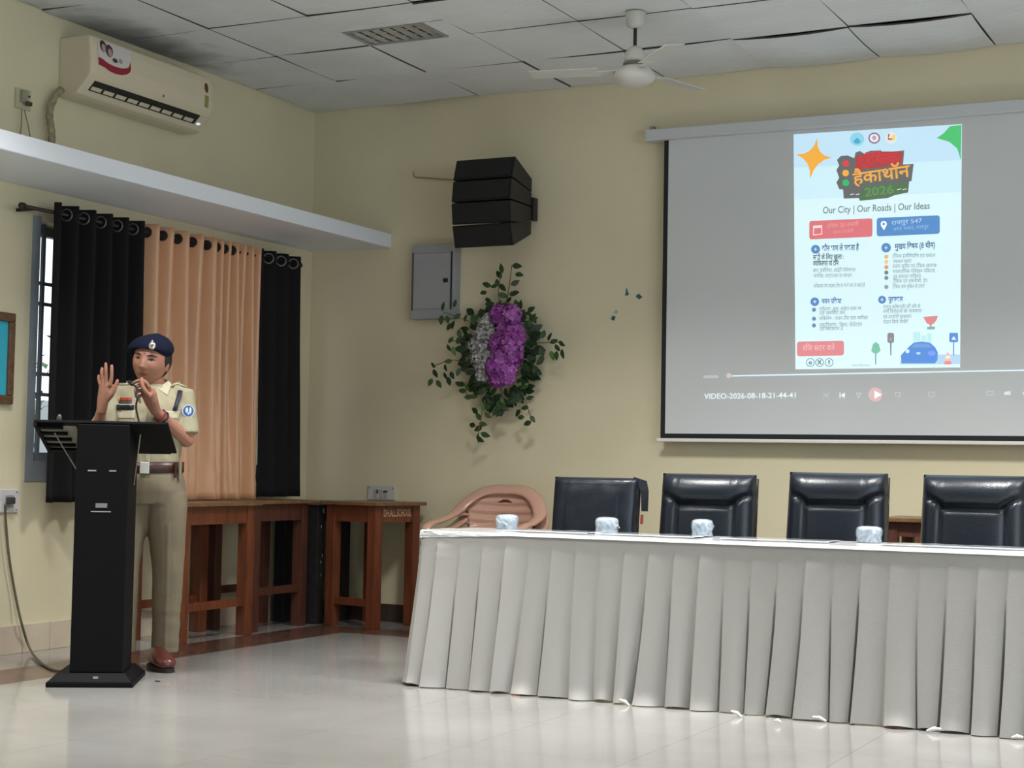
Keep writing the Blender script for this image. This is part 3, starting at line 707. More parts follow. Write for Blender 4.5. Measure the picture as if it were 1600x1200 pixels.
ES = .78
_pm = {}
def pmat(c, k=1.0, base=.5):
    key = (c, k)
    if key not in _pm:
        l = srgb(*c); _pm[key] = mat('projected_%d_%d_%d' % c, tuple(x*base for x in l[:3])+(1,), .8, spec=.1, emit=l, es=ES*k)
    return _pm[key]
def flat(name, pts, c, parent, lay=1, k=1.0):
    P = [at(u, v, y=SY) for u, v in pts]
    me = bpy.data.meshes.new(name); me.from_pydata([(p.x, SY-.0008*lay-.0004, p.z) for p in P], [], [tuple(range(len(P)))])
    o = link(name, me, c if not isinstance(c, tuple) else pmat(c, k), parent)
    return o
def disc(cx, cy, rx, ry=None, n=20): return [(cx+rx*math.cos(2*PI*i/n), cy+(ry or rx)*math.sin(2*PI*i/n)) for i in range(n)]
def rrect(x0, y0, x1, y1, r, sl=0, n=4):
    out = []
    for cx, cy, a in ((x1-r, y0+r, -PI/2), (x1-r, y1-r, 0), (x0+r, y1-r, PI/2), (x0+r, y0+r, PI)):
        for i in range(n+1): q = a+PI/2*i/n; out.append((cx+r*math.cos(q), cy+r*math.sin(q)))
    return [(x, y+sl*(x-x0)) for x, y in out]
c1 = lambda x, y: (1230+x/5.714, 180+y/5.714)
c2 = lambda x, y: (1230+x/5.714, 370+y/5.714)
c3 = lambda x, y: (1030+x/2.807, 540+y/2.807)
def ptext(body, hpx, u, v, col, parent, lay=2, align='LEFT', wpx=None, sl=-.085, name='lettering', bold=0, k=1.0):
    p = at(u, v, y=SY); q = at(u+40, v+40*sl, y=SY); p2 = at(u, v-hpx, y=SY)
    wd = (at(u+wpx, v+wpx*sl, y=SY)-p).length if wpx else None
    p.y = SY-.0008*lay-.0004; ax = Vector((q.x-p.x, 0, q.z-p.z)).normalized()
    return text(body, (p2.z-p.z)*1.35, p, pmat(col, k), parent, name, align, ax=ax, up=(-ax.z, 0, ax.x), width=wd, bold=bold)
po = flat('poster', [(1240, 210), (1503, 194), (1500, 574), (1243, 577)], (214, 240, 244), ps, 1)
flat('poster_sky', [(1240, 210), (1503, 194), (1502.5, 250), (1240.5, 262)], (190, 222, 240), po, 1.3)
flat('poster_shade', [(1240.5, 262), (1502.5, 250), (1502, 300), (1241, 312)], (202, 232, 243), po, 1.3)
def star(cx, cy, tips):
    out = []
    for i in range(4):
        a, b2 = tips[i], tips[(i+1) % 4]
        out.append(a)
        for t in (.25, .5, .75):
            s_ = 1-t; mid = (cx, cy); x = s_*s_*a[0]+2*s_*t*mid[0]+t*t*b2[0]; y = s_*s_*a[1]+2*s_*t*mid[1]+t*t*b2[1]
            out.append((x*.8+((a[0]*s_+b2[0]*t))*.2, y*.8+(a[1]*s_+b2[1]*t)*.2))
    return out
flat('orange_star', star(*c1(238, 385), [c1(270, 205), c1(400, 378), c1(205, 572), c1(78, 350)]), (236, 172, 72), po, 2)
flat('green_corner', [c1(1452, 100), c1(1556, 88), c1(1550, 400), c1(1520, 300), c1(1450, 240), c1(1335, 205), c1(1400, 160)], (84, 190, 116), po, 2)
flat('emblem', disc(*c1(625, 215), 11, 10.5), (140, 206, 226), po, 2); flat('emblem', [c1(590, 235), c1(625, 200), c1(660, 235), c1(640, 255), c1(610, 255)], (84, 166, 204), po, 3)
flat('emblem', disc(*c1(778, 205), 9.5, 9, 10), (146, 110, 122), po, 2); flat('emblem', disc(*c1(778, 205), 7, 6.5), (226, 226, 236), po, 3); flat('emblem', disc(*c1(778, 203), 3, 3.5), (176, 158, 176), po, 4)
flat('emblem', disc(*c1(928, 203), 9, 9), (222, 226, 222), po, 2); flat('emblem', [c1(900, 170), c1(920, 165), c1(905, 205), c1(940, 210), c1(940, 220), c1(900, 222)], (172, 84, 96), po, 3); flat('emblem', disc(*c1(950, 200), 3, 5), (238, 206, 120), po, 3)
flat('title_block', [c1(*p) for p in [(445, 400), (480, 365), (540, 360), (600, 385), (610, 335), (650, 320), (690, 345), (740, 318), (840, 315), (845, 335), (1045, 315), (1035, 440), (1130, 435), (1110, 590), (1090, 590), (1080, 690), (960, 715), (900, 740), (650, 765), (640, 740), (505, 745), (500, 665), (465, 660), (440, 600), (465, 560), (440, 490), (465, 450)]], (112, 116, 114), po, 2, .8)
flat('title_block', [c1(*p) for p in [(615, 370), (690, 345), (840, 325), (1035, 325), (1020, 440), (800, 470), (680, 480), (640, 510), (605, 500)]], (186, 78, 80), po, 3, .8)
flat('title_block', [c1(*p) for p in [(690, 640), (1075, 600), (1070, 685), (950, 712), (690, 758), (652, 758), (664, 690)]], (98, 134, 96), po, 3, .7)
ptext('ट्रैिफक', 16, *c1(640, 415), (206, 70, 74), po, 4, wpx=62, sl=-.11, bold=.0016, k=.9)
ptext('हैकाथॉन', 20, *c1(592, 575), (232, 168, 84), po, 5, wpx=89, sl=-.15, bold=.0018)
ptext('2026', 14, *c1(690, 695), (112, 152, 106), po, 4, wpx=46, sl=-.12, bold=.002, k=.8)
for x in (580, 630, 1000, 1048): flat('title_dash', [c1(x-18, 706 if x < 800 else 662), c1(x+18, 700 if x < 800 else 654), c1(x+18, 708 if x < 800 else 662), c1(x-18, 714 if x < 800 else 670)], (214, 220, 214), po, 4)
for (x, y), c in (((525, 432), (214, 76, 80)), ((523, 517), (236, 170, 80)), ((524, 604), (62, 184, 110))): flat('signal_light', disc(*c1(x, y), 5.2), c, po, 3)
ptext('Our City | Our Roads | Our Ideas', 11, *c1(318, 853), (126, 138, 146), po, 3, wpx=167, sl=-.045, bold=.0006, k=.8)
flat('date_box', rrect(*c1(198, 945), *c1(762, 1110), 3.5, -.043), (214, 120, 126), po, 2); flat('place_box', rrect(*c1(800, 918), *c1(1363, 1083), 4, -.043), (92, 140, 196), po, 2)
flat('calendar_icon', [c1(232, 988), c1(312, 982), c1(312, 1005), c1(232, 1010)], (240, 214, 214), po, 3)
for q in ((232, 1010, 240, 1072), (305, 1005, 313, 1066)): flat('calendar_icon', [c1(q[0], q[1]), c1(q[2], q[1]), c1(q[2], q[3]), c1(q[0], q[3])], (240, 214, 214), po, 3)
flat('calendar_icon', [c1(232, 1065), c1(312, 1058), c1(312, 1067), c1(232, 1074)], (240, 214, 214), po, 3)
flat('pin_icon', disc(*c1(863, 972), 4.8)+[], (240, 246, 250), po, 3); flat('pin_icon', [c1(838, 985), c1(888, 983), c1(865, 1030)], (240, 246, 250), po, 3); flat('pin_icon', disc(*c1(863, 972), 2), (92, 140, 196), po, 4)
ptext('दिनांक 20 जनवरी', 7, *c1(355, 995), (226, 158, 160), po, 3, wpx=50); ptext('समय 10 बजे', 6, *c1(410, 1048), (224, 152, 156), po, 3, wpx=32)
ptext('रायपुर 547', 7, *c1(930, 965), (190, 212, 234), po, 3, wpx=48); ptext('नगर भवन, रायपुर', 6, *c1(950, 1022), (150, 186, 222), po, 3, wpx=55)
hd = (96, 130, 172); tx = (130, 150, 158)
for x, y, r in ((254, 112, 7), (884, 98, 7.5), (247, 580, 6.8), (848, 562, 6.2)):
    flat('bullet_icon', disc(*c2(x, y), r), (94, 138, 190), po, 2); flat('bullet_icon', star(*c2(x, y), [c2(x, y-22), c2(x+20, y), c2(x, y+22), c2(x-20, y)]), (190, 220, 236), po, 3)
ptext('कौन भाग ले सकता है', 9, *c2(312, 105), hd, po, 3, wpx=58, sl=-.03, bold=.0012, k=.6)
ptext('मुखय िवषय (8 थीम)', 9, *c2(962, 90), hd, po, 3, wpx=63, sl=-.04, bold=.0010, k=.6)
ptext('चयन पिकया', 8, *c2(310, 578), (100, 140, 196), po, 3, wpx=31, sl=-.02, bold=.001, k=.7)
ptext('पुरसकार', 8, *c2(905, 560), (84, 124, 196), po, 3, wpx=23, sl=-.03, bold=.001, k=.7)
for s_, x, y, wp in (('सभी के िलए खुला :', 232, 185, 48), ('वयिकतगत या टीम', 232, 240, 40)): ptext(s_, 8, *c2(x, y), (90, 112, 122), po, 3, wpx=wp, sl=-.02, bold=.0008, k=.6)
for s_, x, y, wp in (('छात, इंजीिनयर, आईटी पोफेशनल', 232, 303, 66), ('नागिरक, सटाटरअप या संगठन', 236, 352, 60), ('अिधकतम पांच सदसय टीम के रप मे भाग ले सकते है', 236, 442, 80),
                     ('टिैफक इंजीिनयिरंग एवं पबंधन', 940, 175, 67), ('जंकशन सुधार', 945, 222, 29), ('सडक सुरका एवं टिैफक जागरक', 942, 265, 69), ('सावरजिनक पिरवहन पिकरया', 945, 312, 66), ('एवं समाटर पािकरग', 945, 358, 44), ('टैिफक एवं तकनीकी, ऐप', 945, 398, 54), ('टैिफक जाम मुिकत के उपाय', 942, 447, 50),
                     ('पंजीकरण : खुला, आवेदन फामर भर', 286, 648, 66), ('एवं सबिमट कर', 290, 682, 40), ('सिकिनग : चयन टीम दारा समीका', 288, 732, 76), ('पसतुितकरण : िवचार, पोटोटाइप', 288, 790, 67), ('एवं समाधान दे', 290, 824, 37),
                     ('रायपुर किमशनरेट की ओर से', 858, 628, 58), ('सभी िवजेताओं को आकषरक', 858, 668, 60), ('एवं उपयोगी पुरसकार', 858, 716, 44), ('पदान िकये जायेगे', 858, 762, 39)):
    ptext(s_, 6.2, *c2(x, y), tx, po, 3, wpx=wp, sl=-.02, k=.7)
for y, c in ((178, (230, 178, 120)), (224, (236, 196, 140)), (272, (222, 148, 124)), (320, (110, 132, 130)), (368, (120, 146, 144)), (448, (140, 160, 164))): flat('bullet_dot', disc(*c2(886, y), 3.3, n=12), c, po, 2)
for y in (652, 732, 792): flat('bullet_dot', disc(*c2(240, y), 3.3, n=12), (110, 142, 176), po, 2)
flat('button', rrect(*c2(88, 936), *c2(508, 1068), 4, -.02), (216, 138, 142), po, 2); ptext('रिज सटर करे', 9, *c2(140, 996), (240, 192, 194), po, 3, wpx=50, sl=-.02)
for x, g in ((208, 'o'), (290, 'X'), (375, 'f')):
    flat('social_icon', disc(*c2(x, 1122), 6.8), (128, 150, 156), po, 2, .8); flat('social_icon', disc(*c2(x, 1122), 5.6), (210, 236, 240), po, 3); ptext(g, 7, *c2(x, 1122), (98, 122, 130), po, 4, align='CENTER', bold=.001, k=.6)
ptext('www.trafficpolice.in', 4, *c2(580, 1146), (140, 160, 160), po, 3, wpx=28, sl=-.01)
flat('tree_icon', [c2(750, 1020), c2(765, 960), c2(792, 938), c2(820, 960), c2(834, 1015), c2(810, 1042), c2(775, 1042)], (126, 190, 164), po, 2); flat('tree_icon', [c2(786, 1040), c2(796, 1040), c2(796, 1140), c2(786, 1140)], (110, 150, 150), po, 2)
flat('signal_icon', rrect(*c2(895, 858), *c2(955, 948), 3), (132, 140, 146), po, 2); flat('signal_icon', disc(*c2(925, 885), 2.2), (190, 120, 116), po, 3); flat('signal_icon', disc(*c2(925, 915), 2.2), (150, 170, 140), po, 3); flat('signal_icon', [c2(919, 948), c2(932, 948), c2(930, 1060), c2(922, 1060)], (110, 126, 132), po, 2)
flat('ground_print', [c2(1000, 1140), c2(1030, 1090), c2(1340, 1050), c2(1545, 1050), c2(1545, 1138)], (176, 206, 232), po, 1.6)
flat('car_print', [c2(*p) for p in [(1020, 1130), (1015, 1060), (1050, 1020), (1085, 985), (1130, 945), (1200, 936), (1275, 945), (1320, 985), (1345, 1030), (1342, 1100), (1320, 1130)]], (94, 142, 214), po, 2)
flat('car_print', [c2(*p) for p in [(1100, 990), (1140, 955), (1260, 955), (1300, 990)]], (116, 158, 210), po, 3); flat('car_print', disc(*c2(1075, 1022), 3.2), (206, 226, 240), po, 3); flat('car_print', disc(*c2(1172, 1040), 3.6, 2), (180, 210, 236), po, 3); flat('car_print', disc(*c2(1290, 1040), 6, 4), (122, 158, 240), po, 3)
for x0, y0, x1, y1 in ((1125, 850, 1190, 935), (1200, 880, 1240, 935), (1250, 860, 1290, 940)): flat('skyline_print', [c2(x0, y0), c2(x1, y0), c2(x1, y1), c2(x0, y1)], (188, 228, 232), po, 1.6)
flat('road_sign_print', rrect(*c2(1448, 858), *c2(1526, 942), 2), (96, 142, 206), po, 2); flat('road_sign_print', [c2(1487, 885), c2(1512, 920), c2(1465, 920)], (210, 228, 240), po, 3); flat('road_sign_print', [c2(1480, 942), c2(1492, 942), c2(1492, 1060), c2(1480, 1060)], (120, 150, 200), po, 2)
for y0, y1, c in ((1032, 1062, (226, 178, 176)), (1062, 1086, (240, 232, 214)), (1086, 1110, (232, 190, 160)), (1110, 1140, (222, 140, 144))):
    f_ = lambda y: 8+26*(y-1032)/108
    flat('cone_print', [c2(1435-f_(y0), y0), c2(1435+f_(y0), y0), c2(1435+f_(y1), y1), c2(1435-f_(y1), y1)], c, po, 3)
flat('trophy_print', [c2(1215, 715), c2(1345, 705), c2(1335, 745), c2(1310, 775), c2(1290, 785), c2(1290, 805), c2(1275, 805), c2(1272, 785), c2(1245, 772)], (216, 138, 140), po, 2); flat('trophy_print', [c2(1250, 805), c2(1320, 802), c2(1320, 826), c2(1250, 828)], (130, 172, 160), po, 2)
# player bar under the poster
pl = flat('timeline', [c3(320, 130), c3(1600, 105), c3(1900, 99), c3(1900, 104), c3(1600, 111), c3(320, 136)], (206, 230, 240), ps, 1)
flat('timeline_knob', disc(*c3(306, 132), 4), (200, 184, 178), ps, 1)
ptext('0:00:00', 5, *c3(195, 138), (206, 214, 216), ps, 2, wpx=22, sl=-.02)
ptext('VIDEO-2026-08-18-21-44-41', 9, *c3(198, 224), (222, 232, 236), ps, 2, wpx=143, sl=-.012, bold=.0004)
flat('play_ring', disc(*c3(948, 215), 11), (206, 176, 178), ps, 1); flat('play_icon', [c3(945, 198), c3(976, 215), c3(945, 233)], (236, 242, 244), ps, 3)
flat('previous_icon', [c3(814, 206), c3(814, 230), c3(797, 218)], (230, 236, 238), ps, 1); flat('previous_icon', [c3(791, 206), c3(795, 206), c3(795, 230), c3(791, 230)], (230, 236, 238), ps, 1)
def outline(nm, pts, col=(206, 212, 212), wd=.8):
    for a, b2 in zip(pts, pts[1:]):
        dx, dy = b2[0]-a[0], b2[1]-a[1]; L = math.hypot(dx, dy); nx, ny = -dy/L*wd/2, dx/L*wd/2
        flat(nm, [(a[0]+nx, a[1]+ny), (b2[0]+nx, b2[1]+ny), (b2[0]-nx, b2[1]-ny), (a[0]-nx, a[1]-ny)], col, ps, 1)
outline('shuffle_icon', [c3(718, 208), c3(745, 228)]); outline('shuffle_icon', [c3(718, 228), c3(745, 208)])
outline('stop_icon', [c3(864, 208), c3(886, 208), c3(875, 230), c3(864, 208)])
outline('skip_icon', [c3(1036, 222), c3(1036, 206), c3(1056, 206), c3(1056, 222), c3(1046, 226)]); outline('loop_icon', [c3(1182, 204), c3(1206, 204), c3(1206, 224), c3(1182, 224), c3(1182, 204)])
outline('caption_icon', [c3(1438, 200), c3(1466, 200), c3(1466, 218), c3(1438, 218), c3(1438, 200)])
flat('volume_icon', [c3(1514, 202), c3(1540, 200), c3(1542, 216), c3(1514, 217)], (206, 212, 212), ps, 1); flat('menu_icon', [c3(1594, 204), c3(1618, 203), c3(1618, 216), c3(1594, 217)], (206, 212, 212), ps, 1)
# ------------------------------------------------------------------ meeting table with pleated cloth
TX0, TX1, TY0, TY1, TZ = 2.245, 5.75, -2.43, -1.93, .693
tb = thing('meeting_table', 'long meeting table hidden under the white pleated cloth', 'table', ((TX0+TX1)/2, (TY0+TY1)/2, 0))
hx, hy = (TX1-TX0)/2-.02, (TY1-TY0)/2-.02
MB().b2((-hx, -hy, TZ-.034), (hx, hy, TZ-.009)).build('tabletop', M['woodtop'], tb)
for sx in (-1, 1):
    for sy in (-1, 1): MB().b2((sx*(hx-.08)-.025, sy*(hy-.06)-.025, 0), (sx*(hx-.08)+.025, sy*(hy-.06)+.025, TZ-.034)).build('leg', M['woodd'], tb)
cl = thing('tablecloth', 'off white pleated cloth skirting the long meeting table', 'tablecloth', (0, 0, 0))
M['cloth'] = mat('offwhite_cloth', (166, 164, 160), .62, var=.04, vscale=3, bump=.08, bscale=220, sheen=.1)
M['film'] = mat('glossy_cloth_top', (196, 197, 198), .2, coat=.4, bump=.15, bscale=14, stretch=(1, 3, 1))
# top sheet with a short drop over the front edge, wrinkled where it is taped at the left end
def topfn(a, c):
    x = TX0+(TX1-TX0)*a
    k = max(0, 1-(x-TX0)/.45)
    nz = noise.noise(Vector((x*9, c*4, 2)))
    if c < .55:
        y = TY1+(TY0-TY1)*(c/.55); z = TZ+.0012*nz+.004*k*noise.noise(Vector((x*14, y*10, 0)))
    elif c < .62:
        t = (c-.55)/.07; y = TY0-.007*math.sin(t*PI/2); z = TZ-.007*(1-math.cos(t*PI/2))
    else:
        t = (c-.62)/.38; y = TY0-.008-.004*t; z = TZ-.007-(.005+.022*k)*t
        y -= (.0015+.008*k)*abs(noise.noise(Vector((x*20-z*30*k, z*60, 4))))
    return (x, y, z)
MB().grid(topfn, 320, 26).build('top_sheet', M['film'], cl, smooth=True)
# skirt: path along the front from right to left, round the corner and along the left end
per = .114; rs = random.Random(21)
Lf = TX1-TX0; Le = TY1-TY0; total = Lf+Le
npl = int(total/per)+2
pamp = [rs.uniform(.4, 1.6) for _ in range(npl)]; plean = [rs.uniform(-.028, .028) for _ in range(npl)]; popen = [rs.uniform(.12, .3) for _ in range(npl)]
phem = [rs.uniform(-.008, .012) for _ in range(npl)]; pcurl = [max(0, rs.gauss(0, .03)) for _ in range(npl)]
PS = [0, .12, .26, .40, .54, .68, .80, .88, .92, .945, .97, .99]
SS = [(i+p)*per for i in range(int(total/per)+1) for p in PS if (i+p)*per <= total]+[total]
pslot = [max(0, rs.gauss(.018, .020)) for _ in range(npl)]
def skirt(a, c):
    s = SS[min(int(round(a*(len(SS)-1))), len(SS)-1)]
    i = min(int(s/per+1e-9), npl-2); p = s/per-i
    t = c                                               # 0 top .. 1 hem
    g0 = min(1, max(0, (t-.05)/.08))
    amp = (.004+.020*t**1.2)*pamp[i]*g0
    e = .90
    if p <= e: o = amp*(p/e)
    else: o = amp*max(0, 1-(p-e)/.03)-pslot[i]*max(0, t-.25)*1.3*math.sin(PI*min(1, (p-e)/(1-e)))*g0
    o += .014*t*t*math.sin(p*PI)*pamp[(i*3) % npl]
    shift = (plean[i]*(1-p)+plean[i+1]*p)*t*t
    s2 = s+shift
    flare = .095*t+.010*math.sin(s*2.1)*t
    curl = 0
    if t > .93: curl = pcurl[i]*.35*((t-.93)/.07)**2*math.sin(p*PI)
    off = o+flare+curl
    z = (TZ-.004)*(1-t)+(.004+max(0, phem[i]*math.sin(p*PI)))*t
    r_ = .03
    if s2 < Lf-r_: x, y, nx, ny = TX1-s2, TY0, 0, -1
    elif s2 < Lf+r_:
        q = (s2-Lf+r_)/(2*r_)*PI/2; x, y = TX0+r_-r_*math.sin(q), TY0+r_-r_*math.cos(q); nx, ny = -math.sin(q), -math.cos(q)
    else: x, y, nx, ny = TX0, TY0+(s2-Lf), -1, 0
    if nx < -.2: off *= (1-.45*-nx)
    # gathered at the taped left end: creases fanning down from the corner
    k = max(0, 1-(x-TX0)/.55)*max(0, 1-t*3.2) if ny < -.5 else 0
    off += .010*k*abs(math.sin((x-TX0)*14+z*75+2*noise.noise(Vector((x*8, z*8, 7)))))
    return (x+nx*(off+.001), y+ny*(off+.001), max(z, .003))
_sk = MB().grid(skirt, len(SS)-1, 34).build('skirt', M['cloth'], cl, smooth=True)
_sk.data.set_sharp_from_angle(angle=.55)
def skirt_end(a, c):                                      # far end of the skirt
    p = (a*Le/per) % 1; o = (.004+.02*c)*(p/.9 if p < .9 else (1-p)/.1)
    return (TX1+.001+o+.05*c, TY0-.095*c*(1-a)+Le*a, (TZ-.004)*(1-c)+.004*c)
MB().grid(skirt_end, 60, 20).build('skirt_end', M['cloth'], cl, smooth=True)
fl_p = [(TX0-.012, TY1-.02, TZ-.01), (TX0-.10, TY1-.06, TZ-.20), (TX0-.005, TY1+.01, TZ-.20)]
M['beige_film'] = mat('beige_corner', (170, 146, 126), .5)
MB().add([Vector(p) for p in fl_p], [(0, 1, 2)]).build('corner_flap', M['beige_film'], cl, solid=.002)
r5 = random.Random(5)
for u, v in ((870, 1087), (975, 1102), (1150, 1120), (1215, 1132), (1280, 1128), (1460, 1145), (1590, 1157)):   # loose lining showing at the hem
    p = at(u, v-2, z=.006); b = MB()
    L = r5.uniform(.014, .03); a = r5.uniform(-.3, .5)
    q = rot(a, 'Y')
    b.grid(lambda s_, t: p+q @ Vector(((s_-.5)*2*L, -.006*math.sin(t*PI)-.004*noise.noise(Vector((s_*6, t*3, u))), .003+t*.016*(1-abs(2*s_-1)*.6))), 8, 4)
    b.build('hem_lining', mat('lining_white', (228, 228, 222), .6) if u == 870 else bpy.data.materials['lining_white'], cl, smooth=True, solid=.0012)
# wrapped glasses and flat plastic folders on the table
gm2 = mat('wrapped_glass', (172, 188, 202), .18, coat=.6, var=.3, vscale=55, col2=(96, 112, 128), bump=.7, bscale=45)
fmw = mat('cling_film', (226, 236, 244), .08, coat=1, alpha=.28, bump=.6, bscale=35)
where = ['beside the pink plastic chair', 'in front of the square backed chair', 'in front of the chair left of the wide gap', 'at the right, nearest the corner of the last full chair']
cups = [(792, 818), (948, 823), (1097, 829), (1358, 839)]
lab = ['film wrapped glass in front of the beige plastic chair', 'film wrapped glass in front of the flat backed leather chair', 'film wrapped glass in front of the second leather chair from the left', 'film wrapped glass in front of the third leather chair from the left']
for i, (u, v) in enumerate(cups):
    p = at(u, v+9, z=TZ); g = thing('wrapped_glass', lab[i], 'glass', (p.x, max(p.y, TY0+.09), TZ+.0025), i*1.3, 'film wrapped glasses on the table')
    rr = .052 if i != 2 else .047; hh = .066 if i != 2 else .072
    def cup(a, c, rr=rr, hh=hh, i=i):
        th = 2*PI*a; pr = [(0, hh), (.62, hh), (.90, hh*.92), (1.0, hh*.74), (1.0, hh*.50), (.93, hh*.25), (.98, 0)]
        k = c*6; j = min(int(k), 5); f = k-j; r_ = pr[j][0]*(1-f)+pr[j+1][0]*f; z = pr[j][1]*(1-f)+pr[j+1][1]*f
        w_ = 1+.05*noise.noise(Vector((math.cos(th)*3, math.sin(th)*3, z*40+i*9)))
        return (r_*rr*w_*math.cos(th), r_*rr*w_*math.sin(th), max(0, z+.002*noise.noise(Vector((math.cos(th)*4, math.sin(th)*4, i)))))
    MB().grid(cup, 28, 12).build('glass', gm2, g, smooth=True)
    def film(a, c, rr=rr, hh=hh, i=i):
        th = 2*PI*a; x = cup(a, min(1, c*1.0)); k = 1.05+.05*abs(noise.noise(Vector((th*3, c*6, i+3))))
        return (x[0]*k, x[1]*k, x[2]*1.03)
    MB().grid(film, 28, 12).build('film', fmw, g, smooth=True)
    MB().tube([(rr*.5, -rr*1.0, .02), (rr*.2, -rr*1.12, .034), (-rr*.2, -rr*1.1, .03), (-rr*.5, -rr*1.0, .045)], .004, 6).build('film_twist', fmw, g)
fold = mat('clear_folder', (176, 186, 196), .1, coat=.8, var=.35, vscale=12, col2=(206, 212, 220), stretch=(1, 12, 1))
for i, (x, w_, lb) in enumerate(((2.80, .42, 'clear plastic folder before the flat backed chair'), (3.28, .46, 'clear plastic folder before the second leather chair'), (3.86, .46, 'clear plastic folder before the third leather chair'), (4.62, .60, 'clear plastic folder before the last leather chair at right'))):
    o = thing('plastic_folder', lb, 'folder', (x, TY0+.27, TZ+.0035), rnd.uniform(-.05, .05), 'clear folders on the table')
    MB().grid(lambda a, c: ((a-.5)*w_, (c-.5)*.24, .002+.004*abs(noise.noise(Vector((a*8, c*6, i*5))))), 14, 10).build('sheet', fold, o, smooth=True, solid=.001)
    MB().b2((-w_/2-.004, -.122, 0), (w_/2+.004, -.117, .006)).build('spine', mat('spine_white', (226, 228, 230), .3) if i == 0 else bpy.data.materials['spine_white'], o)

# ------------------------------------------------------------------ leather chairs
def pad(W, Hh, front, thick, taper=None, nu=40, nv_=44):
    """closed cushion standing in the xz plane, facing -y"""
    b = MB(); taper = taper or (lambda v: 1)
    rim = lambda u, v: (max(0, 1-abs(u)**7)**.5)*(max(0, 1-abs(2*v-1)**9)**.5)
    fr = lambda a, c: (W/2*(2*a-1)*taper(c), -front(2*a-1, c)*rim(2*a-1, c), Hh*c)
    bk_ = lambda a, c: (W/2*(2*a-1)*taper(c), thick*rim(2*a-1, c), Hh*c)
    b.grid(fr, nu, nv_); b.grid(bk_, nu, nv_); return b
seam = lambda d, w=.018: math.exp(-(d/w)**2)
def exec_front(u, v):
    # lower edge of the padded head roll: low in the middle, high at the sides
    e = .715 if abs(u) < .50 else .715+.115*((abs(u)-.50)/.50)**.8
    h = .045+.02*(1-u*u)
    if v > e:
        t = (v-e)/(1-e); h += .034*math.sin(PI*min(1, t*.92+.06))**.7*(1-.3*abs(u)**3)
        h -= .014*seam(abs(u)-.60, .02)*max(0, t-.35)
    else:
        pu = .60-.06*(e-v)
        h += .012*(1-(min(1, abs(u)/pu))**4) if abs(u) < pu else .016*math.sin(PI*(abs(u)-pu)/(1.02-pu))
        h -= .016*seam(abs(u)-pu, .022)
    h -= .022*seam(v-e, .014)
    h -= .010*seam(abs(u)-.93, .015)
    return h
def plain_front(u, v):
    h = .05+.012*(1-u*u)-.014*seam(u+.62+.05*(1-v), .016)-.014*seam(u-.62-.06*(1-v), .016)-.006*seam(u+.57, .01)+.012*seam(v-.97, .03)
    h += .003*noise.noise(Vector((u*4, v*7, 1)))*(v > .3)
    if v < .28: h += .012*seam(v-.2, .05)*(abs(u) < .55)
    return h
def office_chair(label, x, y, ztop, rz, W, plain=False, lean=.12):
    t = thing('office_chair', label, 'chair', (x, y, 0), rz, 'black leather office chairs behind the table')
    Hb = .56; z0 = ztop-Hb*math.cos(lean)
    Ml = rot(-lean, 'X')
    b = pad(W, Hb, plain_front if plain else exec_front, .035, lambda v: (1.0 if plain else 1.03-.05*v) if v > .25 else .93+.28*v)
    b.v = [tuple(Ml @ Vector(p)+Vector((0, 0, z0))) for p in b.v]
    b.build('backrest', M['leather'], t, smooth=True, merge=True)
    # shell behind the cushion
    b = MB(); b.grid(lambda a, c: Ml @ Vector(((2*a-1)*W/2*.985, .030+.022*(1-(2*a-1)**2), .03+(Hb-.045)*c))+Vector((0, 0, z0)), 10, 10)
    b.build('back_shell', M['black'], t, smooth=True, solid=.012)
    if plain:   # loose flap of the cover on the right
        fp_ = [Ml @ Vector(p)+Vector((0, 0, z0)) for p in ((W/2-.03, -.01, Hb+.006), (W/2+.035, .01, Hb-.012), (W/2+.046, .015, Hb-.06), (W/2+.046, .02, Hb-.16), (W/2+.012, .02, Hb-.16), (W/2+.010, .0, Hb-.06))]
        MB().add(fp_, [(0, 1, 5), (1, 2, 5), (2, 3, 4, 5)]).build('cover_flap', M['leather'], t, solid=.006)
        MB().box(Ml @ Vector((W/2+.016, .02, Hb-.20))+Vector((0, 0, z0)), (.012, .01, .045), Ml).build('red_tag', mat('tag_red', (140, 60, 40), .5), t)
    else:
        for s in (-1, 1): MB().box(Ml @ Vector((s*(W/2-.008), .032, Hb-.125))+Vector((0, 0, z0)), (.012, .012, .026), Ml).build('side_clip', M['steel'], t)
    def seat(a, c, top):
        u, v = 2*a-1, 2*c-1; k = (max(0, 1-abs(u)**6)**.5)*(max(0, 1-abs(v)**6)**.5)
        return (u*.245, -.25+v*.24, .44+(.045 if top else -.045)*k+(.01*(1-u*u) if top else 0)*k)
    b = MB(); b.grid(lambda a, c: seat(a, c, 1), 16, 16); b.grid(lambda a, c: seat(a, c, 0), 16, 16); b.build('seat', M['leather'], t, smooth=True, merge=True)
    MB().lathe([(.03, .11), (.03, .25), (.022, .25), (.022, .395)], (0, -.23, 0), 12).build('gas_lift', M['black'], t)
    MB().b2((-.03, -.23, .375), (.03, .06, .395)).build('back_bar', M['black'], t); MB().b2((-.03, .045, .375), (.03, .065, .62)).build('back_bar', M['black'], t)
    for k in range(5):
        a = k*2*PI/5+.3; d = Vector((math.cos(a), math.sin(a), 0)); c = Vector((0, -.23, 0))
        MB().tube([c+d*.02+Vector((0, 0, .12)), c+d*.27+Vector((0, 0, .075))], [.026, .017], 8).build('base_arm', M['black'], t)
        MB().lathe([(.024, -.02), (.026, 0), (.024, .02)], c+d*.27+Vector((0, 0, .027)), 12, rot(a, 'Z') @ rot(PI/2, 'X')).build('caster', M['black'], t)
    return t
cy = -1.50
